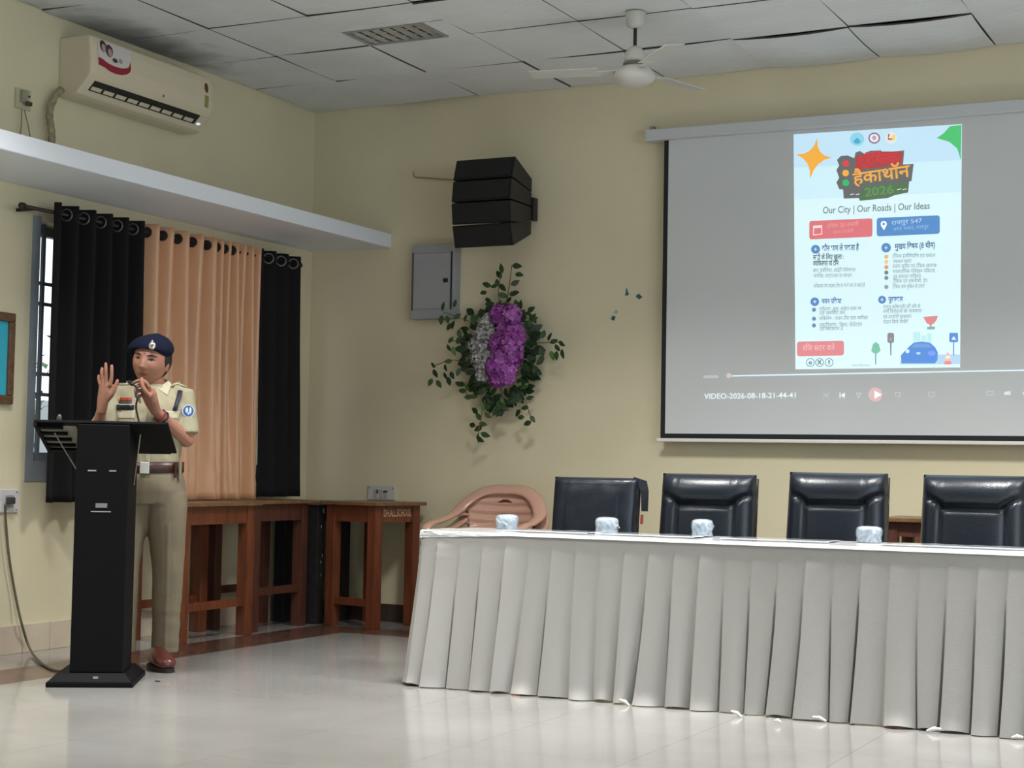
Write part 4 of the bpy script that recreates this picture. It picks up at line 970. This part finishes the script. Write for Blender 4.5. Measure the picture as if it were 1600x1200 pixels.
office_chair('flat backed black leather chair with vertical seams, beside the plastic chair', at(937, 745, y=cy).x-.02, cy-.05, .944, .03, .45, True)
office_chair('black leather chair with padded head roll, second from the left', at(1114, 740, y=cy).x-.02, cy-.05, .971, .05, .475)
office_chair('black leather chair with padded head roll, third from the left', at(1316, 739, y=cy).x-.02, cy-.05, .988, .03, .468)
office_chair('black leather chair with padded head roll, cut by the right edge', at(1530, 742, y=cy).x-.02, cy-.05, .987, -.02, .47)

# ------------------------------------------------------------------ moulded plastic chair against the wall
pc = at(791, 762, y=-.23)
pt = thing('plastic_chair', 'beige moulded plastic armchair, upper one of the stack by the wall', 'chair', (pc.x, -.235, .065), .06, 'stacked plastic chairs')
plm = mat('beige_plastic', (190, 150, 132), .22, spec=.55)
zt = pc.z-.065
arch = [(.27, -.52, 0), (.285, -.50, .30), (.292, -.49, .535), (.292, -.42, .585), (.288, -.28, .604), (.272, -.13, .645), (.225, -.05, zt-.085), (.15, -.005, zt-.03), (.07, .012, zt-.012), (0, .016, zt-.012)]
full = arch+[(-x, y, z) for x, y, z in arch[-2::-1]]
sp_ = spline(full, 5); nrad = []
for p in sp_:
    k = min(1, max(0, (p.z-.56)/.12)); nrad.append((.014, .030+.014*k) if p.z > .535 else (.022, .026))
MB().tube(sp_, nrad, 10, ref=(0, 1, 0)).build('arm_frame', plm, pt, smooth=True)
def holes(a, c):
    u = 2*a-1; x = u*.23; z = c
    for zc, wd, th in ((.56, .062, .030), (.80, .05, .028)):
        if abs(x) < wd and abs(c-(zc+.03*(1-(x/wd)**2)-.015)) < th*(1-(x/wd)**2)*.9: return True
    return False
b = MB(); nu, nv_ = 60, 60
def backfn(a, c):
    u = 2*a-1; hw = .165+.062*min(1, c*1.15)
    top = zt-.012-.085*abs(u)**2.2
    z = .43+(top-.43)*c; yy = -.055*u*u+.012-.06*(1-c)
    rib = .005*math.cos((z-.012*u*u)*2*PI/.055)*(c > .45)
    return (u*hw, yy-rib, z)
o_ = len(b.v)
for i in range(nu+1):
    for j in range(nv_+1): b.v.append(backfn(i/nu, j/nv_))
for i in range(nu):
    for j in range(nv_):
        if not holes((i+.5)/nu, (j+.5)/nv_): a = i*(nv_+1)+j; b.f.append((a, a+1, a+nv_+2, a+nv_+1))
b.build('backrest', plm, pt, smooth=True, solid=.008)
b = MB(); b.grid(lambda a, c: ((2*a-1)*(.215+.03*c), -.06-.42*c, .425+.012*(2*a-1)**2-.008*math.sin(c*PI)+.0*a), 14, 14); b.build('seat', plm, pt, smooth=True, solid=.008)
for s in (-1, 1):
    MB().tube([(s*.18, -.06, .43), (s*.21, .03, 0)], [(.028, .02), (.022, .016)], 8).build('leg', plm, pt, smooth=True)
    MB().tube([(s*.245, -.45, .425), (s*.28, -.50, .40)], .016, 6).build('arm_joint', plm, pt)
    MB().tube([(s*.20, -.03, zt-.18), (s*.235, -.075, .64), (s*.268, -.14, .632)], [(.010, .02)]*3, 8).build('arm_rib', plm, pt, smooth=True)

lo = pt.copy(); C.objects.link(lo); lo.location = (pc.x, -.195, 0); lo['label'] = 'beige moulded plastic armchair underneath the other in the stack'
for ch in list(pt.children):
    c_ = ch.copy(); C.objects.link(c_); c_.parent = lo

# ------------------------------------------------------------------ lectern
le = thing('lectern', 'black column lectern with wide sloping top in front of the officer', 'lectern', (1.149, -3.375, 0), .56)
lb_ = mat('lectern_black', (12, 12, 15), .6, spec=.12, bump=.03, bscale=120)
b = MB(); q = .012
def frus(b, x0, x1, y0, y1, z0, z1, d):
    vs = [(x0, y0, z0), (x1, y0, z0), (x1, y1, z0), (x0, y1, z0), (x0+d, y0+d, z1), (x1-d, y0+d, z1), (x1-d, y1-d, z1), (x0+d, y1-d, z1)]
    return b.add(vs, [(0, 3, 2, 1), (4, 5, 6, 7), (0, 1, 5, 4), (1, 2, 6, 5), (2, 3, 7, 6), (3, 0, 4, 7)])
b.b2((-.185, 0, 0), (.185, .44, .022)); b.build('foot_plate', lb_, le, bevel=.003)
frus(MB(), -.18, .18, .006, .434, .0225, .058, .035).build('foot_block', lb_, le, bevel=.002)
CX0, CX1 = -.094, .134
MB().prism([(.050, .058), (.33, .058), (.33, 1.055), (.050, 1.143)], 'x', CX0, CX1).build('column', lb_, le, bevel=.005)
ang_t = math.atan2(.125, .40)
PX0, PX1 = -.282, .297
def tray(x, s, off): return Vector((x, .055+.40*s, 1.152-.125*s))+Vector((0, -.298, -.954))*off   # underside point
def trayslab(x0, x1, s0, s1, o0, o1):
    vs = [tray(x, s, o) for o in (o0, o1) for x, s in ((x0, s0), (x1, s0), (x1, s1), (x0, s1))]
    return MB().add(vs, [(0, 1, 2, 3), (4, 7, 6, 5), (0, 4, 5, 1), (1, 5, 6, 2), (2, 6, 7, 3), (3, 7, 4, 0)])
trayslab(PX0, PX1, 0, 1, -.006, .006).build('top_plate', lb_, le, bevel=.002)
trayslab(PX0+.012, CX0-.012, .10, .86, .0065, .009).build('underside_panel', mat('grey_underside', (150, 150, 142), .5), le)
for s in (.10, .30, .50, .70, .86): trayslab(PX0+.002, CX0-.07+.03*s, s-.022, s+.022, .0095, .022).build('rib', lb_, le)
trayslab(PX0, PX0+.014, 0, .97, .0095, .022).build('rib', lb_, le)
MB().b2((PX0+.03, .47, 1.018), (PX1-.03, .485, 1.045)).build('paper_stop', lb_, le)
rodm = mat('strut_steel', (170, 172, 172), .25, metal=.9)
MB().tube([tray(-.205, .22, .024), (CX0-.004, .12, .935)], .0032, 6).build('strut', rodm, le)
MB().tube([tray(CX1+.030, .30, .012), (CX1+.004, .20, .875)], .0032, 6).build('strut', rodm, le)
lw = mat('lectern_print', (150, 150, 156), .4)
for x0, x1, z in ((-.042, -.006, .938), (.050, .080, .938)): MB().b2((x0, .0475, z-.003), (x1, .0498, z+.003)).build('slot_mark', lw, le)
MB().b2((-.004, .0470, .776), (.046, .0498, .796)).build('maker_plate', mat('plate_grey', (140, 140, 142), .35, metal=.4), le)
MB().b2((-.024, .0478, .757), (.062, .0498, .7615)).build('print_line', lw, le)
MB().b2((.012, .018, .036), (.034, .0215, .046)).build('foot_emblem', lw, le)
gmic = mat('mic_black', (18, 18, 20), .4)
gn = bpy.data.objects.new('gooseneck_microphone', None); C.objects.link(gn); gn.parent = le
bpy.context.view_layer.update()
LW = le.matrix_world.copy(); gn.matrix_parent_inverse = LW.inverted()
m0 = LW @ tray(.165, .45, -.008); mdir = (m0-CAM); 
def pers_at(u, v, depth_ref):
    """point on the pixel ray at the same distance from the camera as depth_ref"""
    d = (_f+(u-800)/FPX*_r-(v-600)/FPX*_u); return CAM+d*((depth_ref-CAM).dot(_f))
mp = [m0, pers_at(213, 640, m0), pers_at(215, 620, m0), pers_at(214, 607, m0+Vector((-.02, .03, 0))), pers_at(208, 601, m0+Vector((-.04, .06, 0)))]
MB().tube(spline(mp), .0045, 8).build('gooseneck', gmic, gn, smooth=True)
e_ = spline(mp)[-1]; d_ = (e_-spline(mp)[-3]).normalized()
MB().tube([e_, e_+d_*.012, e_+d_*.04, e_+d_*.05], [.006, .010, .010, .006], 10).build('capsule', gmic, gn, smooth=True)
MB().lathe([(.016, 0), (.014, .010), (.006, .014)], m0, 12).build('mount', gmic, gn)
sm = bpy.data.objects.new('short_microphone', None); C.objects.link(sm); sm.parent = le; sm.matrix_parent_inverse = LW.inverted()
m1 = LW @ tray(-.20, .35, -.008)
MB().tube([m1, m1+Vector((0, 0, .035))], .008, 8).build('stem', gmic, sm); MB().tube([m1+Vector((0, 0, .0)), m1+Vector((0, 0, .016))], .012, 10).build('mount', M['chrome'], sm)
MB().ball(m1+Vector((.003, 0, .052)), (.012, .012, .02), 12).build('capsule', mat('mic_grey', (84, 84, 84), .4, metal=.5), sm, smooth=True)

# ------------------------------------------------------------------ the officer
PO = at(240, 1043, z=0)
dv = (PO-CAM); prz = math.atan2(-dv.x, dv.y)
skin = mat('skin', (168, 118, 98), .5, var=.08, vscale=12, sub=.08)
khaki = mat('khaki_shirt', (166, 159, 132), .75, var=.06, vscale=9, bump=.08, bscale=220)
khakid = mat('khaki_trousers', (122, 111, 90), .75, var=.06, vscale=9, bump=.08, bscale=220)
navy = mat('navy_wool', (22, 26, 48), .9, spec=.2, bump=.15, bscale=160)
HC = Vector((-.056, -.035, 1.484)); HR = rot(-.36, 'Z') @ rot(.15, 'Y') @ rot(.04, 'X'); HS = Matrix.Diagonal((1.13, 1.08, 1.05))
def head_pt(p): return HC+HR @ (HS @ Vector(p))
def G(d, w): return math.exp(-(d/w)**2)
def head_mesh(b):
    n, k = 64, 48; o = len(b.v)
    for i in range(k+1):
        th = PI*min(max(i, .05), k-.05)/k
        for j in range(n):
            ph = 2*PI*j/n; x, y, z = math.sin(th)*math.cos(ph), math.sin(th)*math.sin(ph), math.cos(th)
            px, py, pz = x*.074, y*.092, z*.113
            if z < 0: px *= 1-.22*(-z)**2.2; py *= 1-.10*(-z) if y < 0 else 1-.35*(-z)
            if y < -.3:
                f = min(1, (-y-.3)/.4)
                dy = 0
                dy -= .022*G(px, .011)*(max(0, min(1, (.022-pz)/.05)) if pz > -.030 else G(pz+.030, .010))
                dy -= .006*G(abs(px)-.010, .008)*G(pz+.030, .009)
                for s in (-1, 1):
                    dy += .009*G(px-s*.031, .016)*G(pz-.010, .012)
                    dy -= .004*G(px-s*.031, .018)*G(pz-.030, .008)
                    dy -= .005*G(px-s*.042, .02)*G(pz+.025, .02)
                dy -= .007*G(px, .020)*G(pz+.056, .006); dy -= .006*G(px, .018)*G(pz+.068, .006); dy += .004*G(px, .022)*G(pz+.062, .003)
                dy -= .008*G(px, .022)*G(pz+.097, .014)
                py += dy*f
            b.v.append(tuple(head_pt((px, py, pz))))
    for i in range(k):
        for j in range(n):
            j2 = (j+1) % n; b.f.append((o+i*n+j, o+(i+1)*n+j, o+(i+1)*n+j2, o+i*n+j2))
    b.f.append(tuple(o+j for j in range(n))); b.f.append(tuple(o+k*n+j for j in range(n))[::-1])
b = MB(); head_mesh(b)
for s in (-1, 1): b.ball(head_pt((s*.074, .008, -.012)), (.009, .017, .030), 10, HR)
b.tube([head_pt((0, .012, -.075)), (-.035, .0, 1.37), (-.035, .005, 1.32)], [.052, .052, .062], 16)                 # neck
b.tube([(-.04, 0, 1.36), (-.045, 0, 1.30), (-.05, 0, 1.12), (-.055, 0, .95), (-.055, 0, .84)], [(.08, .06), (.145, .08), (.135, .09), (.13, .09), (.14, .1)], 16, ref=(1, 0, 0))
SL, EL, WL = Vector((.105, 0, 1.325)), Vector((.125, -.035, 1.105)), Vector((-.036, -.195, 1.246))
SR, ER, WR = Vector((-.195, 0, 1.32)), Vector((-.305, -.075, 1.085)), Vector((-.276, -.20, 1.235))
b.tube([SL, SL.lerp(EL, .5), EL], [.048, .043, .036], 12); b.ball(EL, .037, 12)
b.tube([EL, EL.lerp(WL, .3), EL.lerp(WL, .7), WL], [.036, .036, .028, (.022, .026)], 12)
b.tube([SR, SR.lerp(ER, .5), ER], [.048, .043, .036], 12); b.ball(ER, .037, 12)
b.tube([ER, ER.lerp(WR, .3), ER.lerp(WR, .7), WR], [.036, .036, .029, .023], 12)
# raised open hand (image left)
b.tube([WR+Vector((0, 0, -.012)), (-0.270, -0.216, 1.280), (-0.264, -0.226, 1.322), (-0.262, -0.232, 1.358)], [(.026, .022), (.036, .022), (.040, .020), (.038, .014)], 14, ref=(.62, -.78, 0))
def finger(pts, r0=.0106, r1=.0078):
    P = spline(pts, 4); n = len(P); b.tube(P, [r0+(r1-r0)*i/(n-1) for i in range(n)], 10); b.ball(P[-1], r1, 8)
finger([(-0.240, -0.258, 1.346), (-0.233, -0.266, 1.384), (-0.232, -0.272, 1.416), (-0.233, -0.272, 1.442)])
finger([(-0.257, -0.242, 1.348), (-0.258, -0.250, 1.390), (-0.260, -0.256, 1.424), (-0.261, -0.254, 1.452)])
finger([(-0.270, -0.222, 1.345), (-0.276, -0.228, 1.382), (-0.279, -0.232, 1.410), (-0.278, -0.230, 1.430)])
finger([(-0.280, -0.204, 1.338), (-0.289, -0.204, 1.364), (-0.294, -0.206, 1.384), (-0.294, -0.204, 1.398)], .0085, .0066)
finger([(-0.254, -0.232, 1.280), (-0.228, -0.252, 1.310), (-0.214, -0.262, 1.344), (-0.205, -0.266, 1.374)], .014, .0085)
# pinching hand under the chin (image right)
b.tube([WL+Vector((.012, .01, -.014)), (-0.046, -0.214, 1.280), (-0.058, -0.226, 1.316), (-0.066, -0.230, 1.342)], [(.026, .022), (.035, .021), (.038, .020), (.034, .016)], 14, ref=(.80, -.45, .38))
finger([(-0.058, -0.252, 1.346), (-0.082, -0.266, 1.374), (-0.110, -0.266, 1.376), (-0.129, -0.258, 1.366)])
finger([(-0.072, -0.240, 1.340), (-0.100, -0.252, 1.354), (-0.119, -0.252, 1.342), (-0.121, -0.248, 1.322)])
finger([(-0.080, -0.226, 1.326), (-0.105, -0.234, 1.331), (-0.119, -0.234, 1.314), (-0.113, -0.232, 1.297)])
finger([(-0.078, -0.210, 1.310), (-0.096, -0.213, 1.310), (-0.106, -0.215, 1.292), (-0.098, -0.215, 1.276)], .0085, .0066)
finger([(-0.054, -0.254, 1.302), (-0.078, -0.274, 1.330), (-0.092, -0.280, 1.360), (-0.094, -0.276, 1.386)], .0130, .0085)
# legs inside the trousers
b.tube([(.032, 0, .86), (.053, 0, .47), (.050, .02, .09)], [.07, .048, .035], 12); b.tube([(-.14, 0, .86), (-.150, 0, .47), (-.150, .02, .09)], [.07, .048, .035], 12)
me = fuse(b, .0042, 3)
person = link('person', me, skin, None, smooth=True)
person.location = PO; person.scale = (.986, .986, .986); person.rotation_euler = (0, 0, prz)
tag(person, 'person in khaki uniform and navy beret speaking behind the black lectern', 'person')
def child(name, bb, m, smooth=True, **k): return bb.build(name, m, person, smooth=smooth, **k)
# lips, eyes, brows
lipm = mat('lips', (142, 74, 70), .4)
from mathutils.bvhtree import BVHTree
def bvh_of(me_): return BVHTree.FromPolygons([v.co.copy() for v in me_.vertices], [tuple(p.vertices) for p in me_.polygons])
BT = bvh_of(me)
def hsurf(x, z, lift=.001):
    """point on the face in front of head position (x, z)"""
    o_ = head_pt((x, -.3, z)); d_ = HR @ Vector((0, 1, 0)); h = BT.ray_cast(o_, d_)
    return (h[0]-d_*lift) if h[0] else head_pt((x, -.095, z))
def facepatch(name, pts, m, lift=.0012): 
    c = hsurf(sum(p[0] for p in pts)/len(pts), sum(p[1] for p in pts)/len(pts), lift*1.6); P = [hsurf(x, z, lift) for x, z in pts]; n = len(P)
    child(name, MB().add([c]+P, [(0, i+1, (i+1) % n+1) for i in range(n)]), m)
facepatch('lips', [(-.022, -.060), (-.011, -.053), (-.003, -.055), (.003, -.055), (.011, -.053), (.022, -.060), (.012, -.067), (0, -.070), (-.012, -.067)], lipm)
browm = mat('hair_black', (22, 18, 18), .6)
for s in (-1, 1):
    facepatch('eyebrow', [(s*x, z) for x, z in ((.014, .026), (.030, .033), (.046, .029), (.052, .024), (.044, .0245), (.030, .028), (.015, .0215))], browm)
    facepatch('eye', [(s*x, z) for x, z in ((.018, .006), (.025, .0115), (.034, .012), (.044, .007), (.034, .003), (.025, .003))], mat('eye_white', (132, 116, 106), .3) if s < 0 else bpy.data.materials['eye_white'], .001)
    facepatch('iris', [(s*.031+.0055*math.cos(a), .0075+.0045*math.sin(a)) for a in [i*PI/4 for i in range(8)]], mat('iris_dark', (24, 18, 16), .2) if s < 0 else bpy.data.materials['iris_dark'], .0018)
    facepatch('eyelid', [(s*x, z) for x, z in ((.014, .006), (.024, .014), (.035, .0148), (.050, .006), (.036, .0085), (.025, .0082))], browm, .0016)
facepatch('bindi', [(.0025*math.cos(a), .033+.003*math.sin(a)) for a in [i*PI/3 for i in range(6)]], mat('bindi_red', (120, 20, 30), .5))
# hair and beret
b = MB(); n, k = 40, 28
def cap(fn): 
    bb = MB(); bb.grid(lambda a, c: head_pt(fn(2*PI*a, PI*c)), 48, 30); return bb
def hairfn(ph, th):
    x, y, z = math.sin(th)*math.cos(ph), math.sin(th)*math.sin(ph), math.cos(th)
    return (x*.082*(1-.10*max(0, -z)), y*.090+.020, z*.100+.006)
child('hair', cap(hairfn), browm, merge=True)
child('hair_bun', MB().ball(head_pt((.0, .125, -.02)), (.042, .035, .045), 14, HR), browm)
def beretfn(ph, th):
    x, y, z = math.sin(th)*math.cos(ph), math.sin(th)*math.sin(ph), math.cos(th)
    rx = .106 if x < 0 else .088
    px, py = x*rx-.004, y*.108+.010
    pz = .058+z*.072 if z > 0 else .058+z*.030
    base = .036-.022*(py/.108) + (-.020*x*x if x > 0 else -.034*(x*x))       # band plane, lower at the back
    pz += .004*x if x > 0 else .034*x*max(0, 1-abs(y)*.8)                 # crown pulled down to her right
    if z < -.2: pz = base+.012*(1+z); px *= .90; py = (py-.01)*.93+.006
    pz += .004*noise.noise(Vector((px*30, py*30, 3)))
    return (px, py, pz)
child('beret', cap(beretfn), navy, merge=True)
bt2 = head_pt((.030, -.094, .074)); nq = (HR @ Vector((.25, -1, .25))).normalized().to_track_quat('Z', 'Y').to_matrix()
bd = child('cap_badge', MB().lathe([(.017, -.002), (.016, .003), (.010, .006), (.004, .007)], bt2, 16, nq @ Matrix.Diagonal((1, 1.2, 1))), mat('badge_silver', (206, 206, 200), .25, metal=.7))
bd2 = MB().lathe([(.007, .006), (.006, .0085)], bt2, 12, nq).build('badge_centre', mat('badge_dark', (120, 118, 112), .3, metal=.7), bd)
MB().ball(bt2+nq @ Vector((0, .021, .002)), .006, 8).build('badge_crown', bpy.data.materials['badge_silver'], bd, smooth=True)
# shirt
b = MB()
rings = [((-.055, .002, .925), .160, .122), ((-.055, 0, 1.0), .152, .116), ((-.05, -.004, 1.08), .155, .118), ((-.047, -.01, 1.18), .166, .128), ((-.045, -.006, 1.26), .172, .118), ((-.043, 0, 1.315), .165, .095), ((-.04, .004, 1.35), .120, .078), ((-.038, .004, 1.375), .072, .066)]
b.tube([r_[0] for r_ in rings], [(r_[1], r_[2]) for r_ in rings], 28, ref=(1, 0, 0))
b.tube([SL+Vector((-.05, 0, .005)), SL+Vector((0, 0, .0)), SL.lerp(EL, .5), SL.lerp(EL, .88)], [.050, .056, .060, .064], 18)
b.tube([SR+Vector((.05, 0, .005)), SR, SR.lerp(ER, .5), SR.lerp(ER, .86)], [.050, .056, .060, .064], 18)
wr_ = lambda p: .0045*noise.noise(Vector((p.x*16+p.z*9, p.y*14, p.z*13)))+.0025*noise.noise(Vector((p.x*40, p.y*40, p.z*26)))
sme = fuse(b, .0065, 5, wr_)
shirt = link('shirt', sme, khaki, person, smooth=True)
SB = bvh_of(sme)
def ssurf(x, z, lift=.002):
    h = SB.ray_cast(Vector((x, -.6, z)), Vector((0, 1, 0))); return (h[0]-Vector((0, lift, 0)), h[1]) if h[0] else (Vector((x, -.12, z)), Vector((0, -1, 0)))
def cloth_patch(name, pts, m, lift=.003, parent=shirt, n=6):
    """quad patch following the shirt: pts = 4 corners (x, z)"""
    def fn(a, c):
        x = (pts[0][0]*(1-a)+pts[1][0]*a)*(1-c)+(pts[3][0]*(1-a)+pts[2][0]*a)*c
        z = (pts[0][1]*(1-a)+pts[1][1]*a)*(1-c)+(pts[3][1]*(1-a)+pts[2][1]*a)*c
        return ssurf(x, z, lift)[0]
    return MB().grid(fn, n, n).build(name, m, parent, smooth=True, solid=.002)
khl = mat('khaki_flap', (190, 184, 158), .75)
for s in (-1, 1):     # collar leaves
    cxx = -.040
    P = [Vector((cxx+s*.020, -.070, 1.352)), Vector((cxx+s*.070, -.020, 1.392)), Vector((cxx+s*.085, -.035, 1.372)), Vector((cxx+s*.066, -.092, 1.318))]
    P2 = [Vector((cxx+s*.070, -.020, 1.392)), Vector((cxx+s*.055, .055, 1.405)), Vector((cxx+s*.075, .060, 1.375)), Vector((cxx+s*.085, -.035, 1.372))]
    MB().add(P+P2, [(0, 1, 2, 3), (4, 5, 6, 7)]).build('collar', khl, shirt, solid=.004)
MB().add([Vector((-.095, .060, 1.405)), Vector((.015, .060, 1.405)), Vector((.035, .066, 1.372)), Vector((-.115, .066, 1.372))], [(0, 1, 2, 3)]).build('collar', khl, shirt, solid=.004)
cloth_patch('placket', [(-.060, 1.33), (-.036, 1.33), (-.046, .95), (-.070, .95)], khaki, .003)
for z in (1.27, 1.18, 1.09, 1.0):
    p, _n = ssurf(-.050, z, .006); MB().ball(p, (.005, .002, .005), 8).build('button', khl, shirt)
cloth_patch('pocket', [(-.205, 1.235), (-.125, 1.235), (-.128, 1.15), (-.200, 1.15)], khaki, .003); cloth_patch('pocket_flap', [(-.207, 1.242), (-.123, 1.242), (-.125, 1.200), (-.203, 1.200)], khl, .006)
cloth_patch('pocket', [(.005, 1.235), (.085, 1.235), (.080, 1.15), (.008, 1.15)], khaki, .003); cloth_patch('pocket_flap', [(.003, 1.242), (.087, 1.242), (.083, 1.205), (.005, 1.205)], khl, .006)
nm_ = cloth_patch('name_plate', [(-.212, 1.268), (-.128, 1.268), (-.130, 1.242), (-.210, 1.242)], mat('plate_black', (24, 26, 30), .3), .010, n=3)
cloth_patch('name_plate_edge', [(-.212, 1.270), (-.128, 1.270), (-.128, 1.2665), (-.212, 1.2665)], mat('plate_white', (200, 204, 206), .4), .0115, n=3)
cloth_patch('medal_ribbon', [(-.198, 1.302), (-.140, 1.302), (-.140, 1.285), (-.198, 1.285)], mat('ribbon_red', (150, 52, 34), .6), .006, n=3)
cloth_patch('medal_ribbon', [(-.204, 1.308), (-.196, 1.308), (-.196, 1.285), (-.204, 1.285)], mat('ribbon_gold', (190, 160, 80), .6), .006, n=2); cloth_patch('medal_ribbon', [(-.200, 1.284), (-.140, 1.284), (-.140, 1.272), (-.200, 1.272)], mat('ribbon_green', (50, 62, 50), .6), .006, n=3)
for s, xx in ((1, (.02, .120)), (-1, (-.10, -.205))):   # shoulder straps
    P = []
    def ep(a, c, xx=xx, s=s):
        x = xx[0]+(xx[1]-xx[0])*a; y = -.028+.056*c; h = SB.ray_cast(Vector((x, y, 1.6)), Vector((0, 0, -1))); return (h[0] if h[0] else Vector((x, y, 1.36)))+Vector((0, 0, .006))
    e2 = MB().grid(ep, 8, 5).build('shoulder_strap', khl, shirt, smooth=True, solid=.005)
    for aa in (.35, .6): MB().ball(Vector(ep(aa, .4))+Vector((0, -.004, .006)), (.008, .008, .005), 8).build('rank_star', bpy.data.materials['badge_silver'], e2)
    MB().grid(lambda a, c: Vector(ep(.80+.18*a, c))+Vector((0, 0, .004)), 3, 5).build('strap_title', mat('brass_title', (176, 160, 100), .4, metal=.4) if s > 0 else bpy.data.materials['brass_title'], e2, solid=.003)
cord = [ssurf(.088, 1.345, .008)[0], ssurf(.082, 1.31, .010)[0], ssurf(.072, 1.275, .010)[0], ssurf(.064, 1.245, .010)[0]]
MB().tube(cord, [(.011, .004)]*4, 8, ref=(1, 0, 0)).build('lanyard', mat('lanyard_navy', (36, 28, 52), .6), shirt, smooth=True)
# sleeve badge
pc_, pn_ = ssurf(.128, 1.245, .004); Rb = (Vector((.35, -1, 0)).normalized()).to_track_quat('Z', 'Y').to_matrix()
def badge(r0, r1, hgt, m, nme, par): return MB().lathe([(r0, hgt-.002), (r1, hgt)], pc_, 20, Rb).build(nme, m, par)
pb = badge(.031, .031, .003, mat('patch_white', (206, 212, 214), .6), 'sleeve_badge', shirt)
badge(.027, .027, .004, mat('patch_blue', (52, 96, 160), .6), 'badge_ring', pb)
for p in ((-.009, .004, .007, .013), (.009, .003, .006, .016), (.0, -.012, .005, .006)):
    MB().lathe([(1, .0), (1, .001)], pc_+Rb @ Vector((p[0], p[1], .0045)), 12, Rb @ Matrix.Diagonal((p[2], p[3], 1))).build('badge_mark', bpy.data.materials['patch_white'], pb)
# trousers
b = MB()
b.tube([(-.055, 0, .985), (-.055, 0, .93), (-.054, .004, .86), (-.052, .004, .79)], [(.158, .118), (.172, .130), (.188, .138), (.178, .125)], 26, ref=(1, 0, 0))
b.tube([(.034, 0, .84), (.037, -.004, .76), (.048, -.012, .60), (.055, -.018, .47), (.052, .0, .25), (.052, .004, .072)], [.102, .104, .086, .076, .068, .066], 20)
b.tube([(-.140, 0, .84), (-.142, -.004, .76), (-.150, -.012, .60), (-.155, -.018, .47), (-.152, .0, .25), (-.152, .004, .072)], [.102, .104, .086, .076, .068, .066], 20)
wt = lambda p: .004*noise.noise(Vector((p.x*12, p.y*10+p.z*4, p.z*7)))+.0035*noise.noise(Vector((p.x*9, p.y*9, p.z*22)))*(1 if p.z < .35 else .4)+.004*G(abs(p.x-.05)-.0, .008)*(p.y < 0)*(p.z < .7)
tme = fuse(b, .007, 4, wt); trou = link('trousers', tme, khakid, person, smooth=True)
beltm = mat('belt_brown', (62, 34, 28), .35)
bl = MB(); n = 48
for i in range(n):
    a = 2*PI*i/n
    for dz in (-.026, .026): bl.v.append((-.055+.170*math.cos(a), .130*math.sin(a), .968+dz+.004*math.cos(a)))
for i in range(n): j = (i+1) % n; bl.f.append((2*i, 2*j, 2*j+1, 2*i+1))
belt = bl.build('belt', beltm, person, smooth=True, solid=.006)
MB().box((-.070, -.140, .966), (.046, .008, .056)).build('buckle', bpy.data.materials['badge_silver'], belt, bevel=.003)
MB().box((.095, -.075, .955), (.014, .02, .085), rot(.5, 'Z')).build('belt_loop', khakid, belt); MB().box((.075, -.100, .958), (.008, .012, .075), rot(.5, 'Z')).build('belt_keeper', beltm, belt)
# wrist threads
def ringat(c, d, r, w, m, nme):
    d = Vector(d).normalized(); q = d.to_track_quat('Z', 'Y').to_matrix()
    pts = [Vector(c)+q @ Vector((r*math.cos(2*PI*i/16), r*math.sin(2*PI*i/16), 0)) for i in range(17)]; MB().tube(pts, w, 6, cap=False).build(nme, m, person, smooth=True)
fd = WL-EL
ringat(EL.lerp(WL, .80), fd, .030, .005, mat('thread_red', (120, 26, 30), .6), 'wrist_thread'); ringat(EL.lerp(WL, .72), fd, .031, .005, M['black'], 'wrist_thread')
ringat(ER.lerp(WR, .22), WR-ER, .037, .002, mat('gold', (180, 150, 90), .3, metal=.8), 'bangle')
# shoes
shm = mat('shoe_brown', (92, 46, 40), .3); slm = mat('sole_dark', (34, 26, 26), .6)
def shoe(cx, cy_, a):
    R = rot(a, 'Z')
    P = [(0, .10, .050), (0, .06, .060), (0, .0, .060), (0, -.07, .052), (0, -.14, .042), (0, -.175, .034)]
    rr = [(.026, .034), (.042, .050), (.045, .050), (.052, .042), (.050, .033), (.028, .020)]
    bb = MB(); bb.tube([R @ Vector(p)+Vector((cx, cy_, 0)) for p in P], [(r_[0], r_[1]) for r_ in rr], 18, ref=R @ Vector((1, 0, 0)))
    o = bb.build('shoe', shm, person, smooth=True, sub=1)
    out = []
    for i in range(28):
        t = 2*PI*i/28; x = .052*math.cos(t)*(1 if math.sin(t) > 0 else 1.05); y = -.034+.148*math.sin(t); out.append(R @ Vector((x, y, 0)))
    bb = MB(); bb.prism([(p.x+cx, p.y+cy_) for p in out], 'z', .0, .020); bb.build('sole', slm, o)
shoe(.022, -.055, .28); shoe(-.155, -.045, -.12)
# black scrap lying on the floor by the lectern
p = at(246, 1065, z=0)
tag(MB().prism([(p.x-.012, p.y-.004), (p.x+.004, p.y-.007), (p.x+.014, p.y+.002), (p.x-.002, p.y+.005)], 'z', .0005, .004).build('floor_scrap', M['black']), 'tiny black scrap on the floor beside the lectern', 'scrap')
